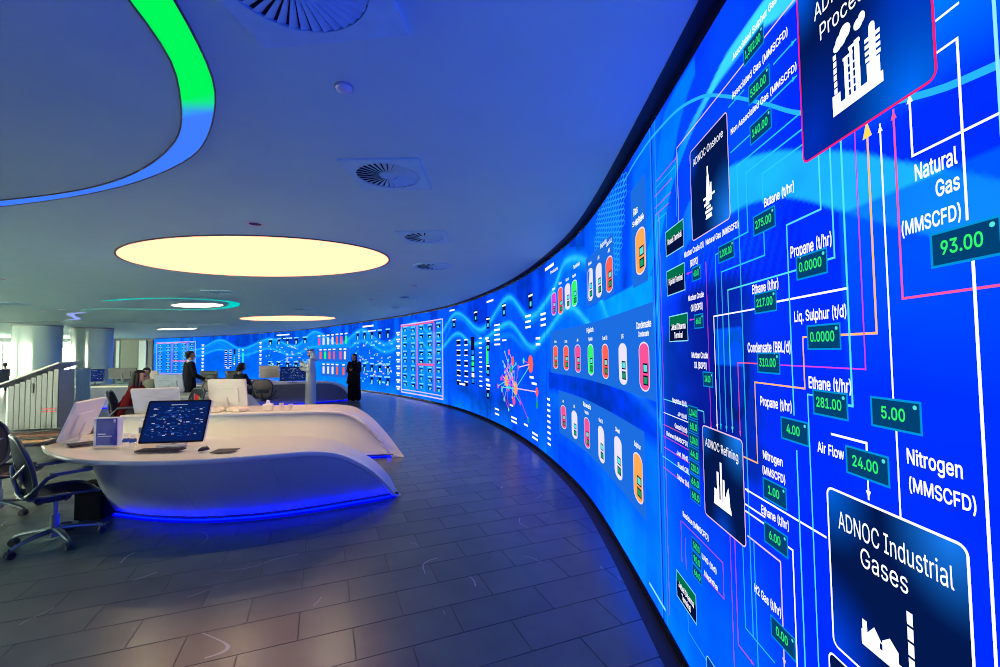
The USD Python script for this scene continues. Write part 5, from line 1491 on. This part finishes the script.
def face_bits(q, t):
    for s in (-1, 1):
        obj('eye', trimesh.Trimesh(*(lambda m: (m.vertices, m.faces))(xf(trimesh.creation.icosphere(2, .011), t=q(s * .030, .082, .002)))), eye_mat, t, smooth=True)
        obj('eyebrow', tube([q(s * .014, .096, .024), q(s * .030, .094, .029), q(s * .046, .080, .024)], [.004, .0045, .003], 6), hair_black, t)
    obj('lips', tube([q(-.018, .092, -.067), q(0, .101, -.066), q(.018, .092, -.067)], [.003, .006, .003], 6), lip_mat, t)


def skeleton(h, sit=False):
    k = h / 1.75
    J = dict(hipz=.93 * k, chest=1.32 * k, sh=1.45 * k, neck=1.50 * k, head=1.635 * k, k=k)
    return J


def folds(m, amp, seed, zf=1.0):
    """soft vertical folds in cloth"""
    v = m.vertices
    a = np.arctan2(v[:, 1], v[:, 0])
    n = meshkit.noise(np.c_[np.cos(a) * 5, np.sin(a) * 5, v[:, 2] * zf], seed) - .5
    nn = m.vertex_normals
    m.vertices = v + nn * (n * amp)[:, None]
    return m


def standing(label, loc, rot, h, arms, dress, head_yaw=0.0, tilt=0.0):
    """arms: for each side (elbow, wrist, hand fwd, palm normal, curl) in local metres for a 1.75 m figure"""
    J = skeleton(h); k = J['k']
    t = thing('person', label, 'person', loc, rot)
    H, q = head_parts((0, .02 * k, J['head']), head_yaw, tilt)
    P = H + [hull(((0, -.005, J['sh']), .060), ((0, .012, J['head'] - .07), .052))]
    P += [hull(((-.13 * k, 0, 1.41 * k), .065 * k), ((.13 * k, 0, 1.41 * k), .065 * k), ((-.10 * k, .01, 1.15 * k), .085 * k), ((.10 * k, .01, 1.15 * k), .085 * k)),
          hull(((-.10 * k, .01, 1.15 * k), .085 * k), ((.10 * k, .01, 1.15 * k), .085 * k), ((-.09 * k, 0, .95 * k), .09 * k), ((.09 * k, 0, .95 * k), .09 * k))]
    for s in (-1, 1):
        P += chain([(s * .09 * k, 0, .92 * k), (s * .095 * k, .01, .50 * k), (s * .10 * k, -.02, .09 * k)], [.085 * k, .055 * k, .038 * k])
        P += [hull(((s * .10 * k, -.03, .045), .036), ((s * .11 * k, .13, .028), .026))]
        e, w, f, n, c = arms[0 if s < 0 else 1]
        P += chain([(s * .185 * k, 0, 1.42 * k), np.array(e) * k, np.array(w) * k], [.052 * k, .040 * k, .027 * k])
        P += hand(np.array(w) * k, f, n, -s, c, k)
    obj('body', fuse(P, .016), skin, t, smooth=True)
    face_bits(q, t)
    dress(t, J, k, q, arms)
    return t


def sleeves(arms, k, r, short=0.0):
    out = []
    for i, s in enumerate((-1, 1)):
        e, w, f, n, c = arms[i]
        w2 = np.array(w) * k - (np.array(w) - np.array(e)) / np.linalg.norm(np.array(w) - np.array(e)) * (.015 + short)
        out += chain([(s * .185 * k, 0, 1.415 * k), np.array(e) * k, w2], r)
    return out


def hair_cap(q, length=0.0, r=.0):
    parts = [hull((q(0, -.036, .040), .080 + r), (q(0, .020, .062), .062 + r)), hull((q(0, -.040, .02), .078 + r), (q(0, -.055, -.045), .050 + r))]
    for s in (-1, 1):
        parts.append(hull((q(s * .060, -.02, .03), .026), (q(s * .062, -.01, -.015), .020)))
    if length:
        parts += [hull((q(0, -.055, .0), .075), (q(0, -.085, -length), .070), (q(.06, -.05, -length), .040), (q(-.06, -.05, -length), .040))]
        for s in (-1, 1):
            parts.append(hull((q(s * .070, -.01, .03), .026), (q(s * .085, .01, -length * .8), .030)))
    return fuse(parts, .02, 4)


def suit(t, J, k, q, arms):
    cloth = surf('suit_black', (.009, .010, .015), .9, spec=.08)
    jk = [hull(((-.155 * k, -.005, 1.405 * k), .075 * k), ((.155 * k, -.005, 1.405 * k), .075 * k), ((-.115 * k, 0, 1.12 * k), .105 * k), ((.115 * k, 0, 1.12 * k), .105 * k)),
          hull(((-.115 * k, 0, 1.12 * k), .105 * k), ((.115 * k, 0, 1.12 * k), .105 * k), ((-.12 * k, 0, .84 * k), .115 * k), ((.12 * k, 0, .84 * k), .115 * k))]
    obj('jacket', folds(fuse(jk + sleeves(arms, k, [.072 * k, .060 * k, .045 * k]), .025), .012, 3), cloth, t, smooth=True)
    tr = []
    for s in (-1, 1):
        tr += chain([(s * .095 * k, 0, .90 * k), (s * .098 * k, .005, .50 * k), (s * .10 * k, -.015, .07 * k)], [.105 * k, .080 * k, .066 * k])
    obj('trousers', folds(fuse(tr, .03), .010, 4), surf('trousers_black', (.010, .010, .013), .9, spec=.08), t, smooth=True)
    obj('shirt_collar', fuse([hull(((0, .005, J['sh'] + .035 * k), .066), ((0, .015, J['sh'] + .005), .075))], .02, 2), surf('shirt_white', (.7, .7, .72), .7), t, smooth=True)
    for s in (-1, 1):
        obj('shoe', fuse([hull(((s * .10 * k, -.045, .045), .045), ((s * .115 * k, .16, .030), .030))], .02, 2), black_gloss, t, smooth=True)
    obj('hair', hair_cap(q), hair_black, t, smooth=True)


def robe(t, J, k, q, arms):
    cloth = surf('robe_white', (.70, .69, .66), .75, vary=.02)
    kn = [hull(((-.15 * k, 0, 1.41 * k), .075 * k), ((.15 * k, 0, 1.41 * k), .075 * k), ((-.12 * k, .01, 1.10 * k), .12 * k), ((.12 * k, .01, 1.10 * k), .12 * k)),
          hull(((-.12 * k, .01, 1.10 * k), .12 * k), ((.12 * k, .01, 1.10 * k), .12 * k), ((-.17 * k, 0, .14), .13), ((.17 * k, 0, .14), .13), ((0, .06, .14), .13))]
    m = fuse(kn + sleeves(arms, k, [.075 * k, .070 * k, .062 * k]), .028)
    m.vertices[:, 2] = np.maximum(m.vertices[:, 2], .03)
    obj('robe', folds(m, .022, 8, .6), cloth, t, smooth=True)
    hs = [hull((q(0, -.03, .045), .088), (q(0, .022, .062), .070)), hull((q(0, -.06, .02), .070), (q(0, -.11, -.22), .060), (q(.12, -.09, -.22), .04), (q(-.12, -.09, -.22), .04))]
    for s in (-1, 1):
        hs.append(hull((q(s * .078, -.01, .04), .020), (q(s * .10, .015, -.16), .026), (q(s * .085, -.07, -.18), .03)))
    obj('headscarf', folds(fuse(hs, .02, 4), .012, 5, 6), surf('scarf_white', (.74, .73, .70), .75), t, smooth=True)
    rg = [q(.084 * math.cos(a), -.008 + .092 * math.sin(a), .088 + .012 * math.sin(a)) for a in np.linspace(0, 2 * math.pi, 30, endpoint=False)]
    obj('head_cord', cat(tube(rg, .010, 8, True), tube([p + np.array([0, 0, .018]) for p in rg], .010, 8, True)), hair_black, t)
    obj('beard', fuse([hull((q(0, .062, -.095), .030), (q(.048, .02, -.055), .026)), hull((q(0, .062, -.095), .030), (q(-.048, .02, -.055), .026))], .015, 3), hair_black, t, smooth=True)
    for s in (-1, 1):
        obj('sandal', fuse([hull(((s * .10 * k, -.04, .02), .03), ((s * .115 * k, .15, .018), .024))], .02, 2), surf('sandal', (.12, .07, .04), .6), t, smooth=True)


def black_robe(t, J, k, q, arms):
    cloth = surf('robe_black', (.006, .006, .008), .9, spec=.08)
    kn = [hull(((-.13 * k, 0, 1.40 * k), .075 * k), ((.13 * k, 0, 1.40 * k), .075 * k), ((-.11 * k, .01, 1.12 * k), .12 * k), ((.11 * k, .01, 1.12 * k), .12 * k)),
          hull(((-.11 * k, .01, 1.12 * k), .12 * k), ((.11 * k, .01, 1.12 * k), .12 * k), ((-.13 * k, 0, .12), .11), ((.13 * k, 0, .12), .11))]
    m = fuse(kn + sleeves(arms, k, [.072 * k, .070 * k, .070 * k]), .028)
    m.vertices[:, 2] = np.maximum(m.vertices[:, 2], .012)
    obj('long_robe', folds(m, .02, 8, .6), cloth, t, smooth=True)
    hs = [hull((q(0, -.035, .045), .088), (q(0, .018, .070), .064)), hull((q(0, -.05, .02), .082), (q(0, -.04, -.17), .09)), hull((q(0, .03, -.125), .05), (q(.09, -.02, -.19), .05), (q(-.09, -.02, -.19), .05))]
    for s in (-1, 1):
        hs.append(hull((q(s * .070, -.005, .05), .026), (q(s * .066, .015, -.10), .030)))
    obj('headscarf', fuse(hs, .02, 4), surf('scarf_black', (.007, .007, .008), .9, spec=.08), t, smooth=True)
    bag = fuse([hull(((.20 * k, .03, .86 * k), .03), ((.23 * k, .10, .86 * k), .03), ((.20 * k, .03, .70 * k), .04), ((.23 * k, .10, .70 * k), .04))], .03, 2)
    obj('handbag', bag, surf('bag_black', (.01, .01, .01), .35), t, smooth=True)
    obj('bag_strap', tube([(.20 * k, .06, .88 * k), (.26 * k, .09, 1.02 * k), (.22 * k, .10, 1.12 * k)], .008, 8), hair_black, t)


standing('man in a black suit standing among the far desks, facing right', (-8.08, 11.45, 0), -38, 1.77,
         (((-.235, -.02, 1.14), (-.22, .10, .92), (0, .3, -1), (1, 0, 0), .4), ((.225, .06, 1.13), (.17, .28, 1.02), (0, 1, -.3), (-.3, 0, -1), .5)), suit, -.25)
standing('man in a white robe and white headscarf, seen from the side, looking left', (-6.0, 14.0, 0), 105, 1.80,
         (((-.235, .02, 1.13), (-.13, .24, 1.16), (.4, .8, .4), (1, 0, .2), 1.0), ((.225, .06, 1.15), (.10, .30, 1.32), (-.2, .5, .8), (-.5, .5, -.2), 1.1)), robe, .1, .15)
standing('woman in a long black robe and headscarf standing in front of the video wall', (-5.08, 15.35, 0), 172, 1.62,
         (((-.225, .05, 1.14), (-.06, .24, 1.17), (1, .3, .2), (0, -.3, 1), .7), ((.225, .05, 1.14), (.07, .25, 1.15), (-1, .3, .2), (0, -.3, 1), .7)), black_robe, .05, .1)


def seated(label, loc, rot, k, top_mat, arms, long_hair=0.0, head_yaw=0.0, tilt=.15, lean=.06, top='jumper', seat=.46):
    """sits facing local +y; seat height .46"""
    t = thing('person', label, 'person', loc, rot)
    zs = seat + .10
    sh = np.array([0, lean, zs + .50 * k])
    hd = (0, lean + .05, zs + .74 * k)
    H, q = head_parts(hd, head_yaw, tilt)
    P = H + [hull((sh + [0, -.01, .04], .058), (np.array(hd) + [0, -.02, -.07], .052)),
             hull((sh + [-.13 * k, 0, -.03], .06), (sh + [.13 * k, 0, -.03], .06), ((-.09, 0, zs + .1), .09), ((.09, 0, zs + .1), .09)),
             hull(((-.09, 0, zs + .1), .09), ((.09, 0, zs + .1), .09), ((-.09, -.02, zs), .095), ((.09, -.02, zs), .095))]
    legs, shoes = [], []
    for s in (-1, 1):
        c = [(s * .09, 0, zs), (s * .11, .42 * k, zs + .01), (s * .11, .40 * k, .09)]
        P += chain(c, [.085, .058, .040]) + [hull(((s * .11, .38 * k, .045), .036), ((s * .115, .53 * k, .028), .026))]
        legs += chain(c, [.100, .075, .060])
        shoes.append(fuse([hull(((s * .11, .37 * k, .048), .046), ((s * .115, .55 * k, .032), .031))], .02, 2))
    ar = []
    for i, s in enumerate((-1, 1)):
        e, w, f, n, c = arms[i]
        S0 = sh + np.array([s * .175 * k, 0, -.02])
        P += chain([S0, e, w], [.050, .040, .027]) + hand(w, f, n, -s, c, k)
        w2 = np.array(w) - (np.array(w) - np.array(e)) * .08
        ar += chain([S0, e, w2], [.066, .055, .042])
    obj('body', fuse(P, .016), skin, t, smooth=True)
    face_bits(q, t)
    tp = [hull((sh + [-.145 * k, 0, -.03], .072), (sh + [.145 * k, 0, -.03], .072), ((-.10, 0, zs + .1), .11), ((.10, 0, zs + .1), .11)),
          hull(((-.10, 0, zs + .1), .11), ((.10, 0, zs + .1), .11), ((-.10, -.02, zs - .02), .115), ((.10, -.02, zs - .02), .115))]
    obj(top, folds(fuse(tp + ar, .025), .012, 5), top_mat, t, smooth=True)
    obj('trousers', fuse(legs, .03), surf('trousers_dark', (.014, .014, .018), .7), t, smooth=True)
    for m in shoes:
        obj('shoe', m, black_gloss, t, smooth=True)
    obj('hair', hair_cap(q, long_hair), hair_black, t, smooth=True)
    return t


seated('woman in a dark red jumper with black hair, seated and reaching forward', (-7.38, 8.72, 0), -72, .94, surf('jumper_red', (.13, .010, .012), .9, spec=.1),
       (((-.21, .27, .86), (-.10, .56, .86), (.2, 1, -.05), (0, 0, -1), .35), ((.21, .25, .84), (.12, .54, .86), (-.1, 1, -.05), (0, 0, -1), .35)), .22, .05, lean=.16)
seated('man with short dark hair seated behind the white-framed bluish screen', (-9.0, 11.3, 0), 186, .92, surf('shirt_olive', (.16, .16, .12), .8),
       (((-.21, .22, .82), (-.08, .46, .80), (.3, 1, -.05), (0, 0, -1), .35), ((.21, .22, .82), (.08, .46, .80), (-.3, 1, -.05), (0, 0, -1), .35)), 0, .2, .2)
seated('person in dark clothes seated at the far desk, right of the suited man', (-7.72, 13.0, 0), -20, 1.0, surf('jacket_dark', (.02, .022, .03), .9, spec=.1),
       (((-.21, .22, .80), (-.10, .50, .80), (.3, 1, -.05), (0, 0, -1), .35), ((.21, .22, .80), (.10, .50, .80), (-.3, 1, -.05), (0, 0, -1), .35)), .08, -.4, .1)
seated('person in dark blue sitting at the left picture edge before the bright windows', (-24.25, 21.6, 0), 60, 1.0, surf('jacket_navy', (.012, .02, .06), .8),
       (((-.21, .20, .80), (-.10, .42, .70), (.3, 1, -.3), (0, 0, -1), .35), ((.21, .20, .80), (.10, .42, .70), (-.3, 1, -.3), (0, 0, -1), .35)), 0, 0, .1, .02, 'jacket', .46)
st = thing('lounge_chair', 'dark low chair at the left picture edge, under the person in dark blue', 'chair', (-24.25, 21.6, 0), 60)
navy = surf('chair_navy', (.015, .02, .045), .7)
obj('seat', bx((0, .12, .40), (.58, .56, .10), .04), navy, st)
obj('backrest', bx((0, -.19, .66), (.58, .10, .56), .04, rx=.12), navy, st)
for sx in (-.24, .24):
    for sy in (-.10, .34):
        obj('leg', cyl((sx, sy, .0), (sx, sy, .37), .016, n=10), grey_leg, st)
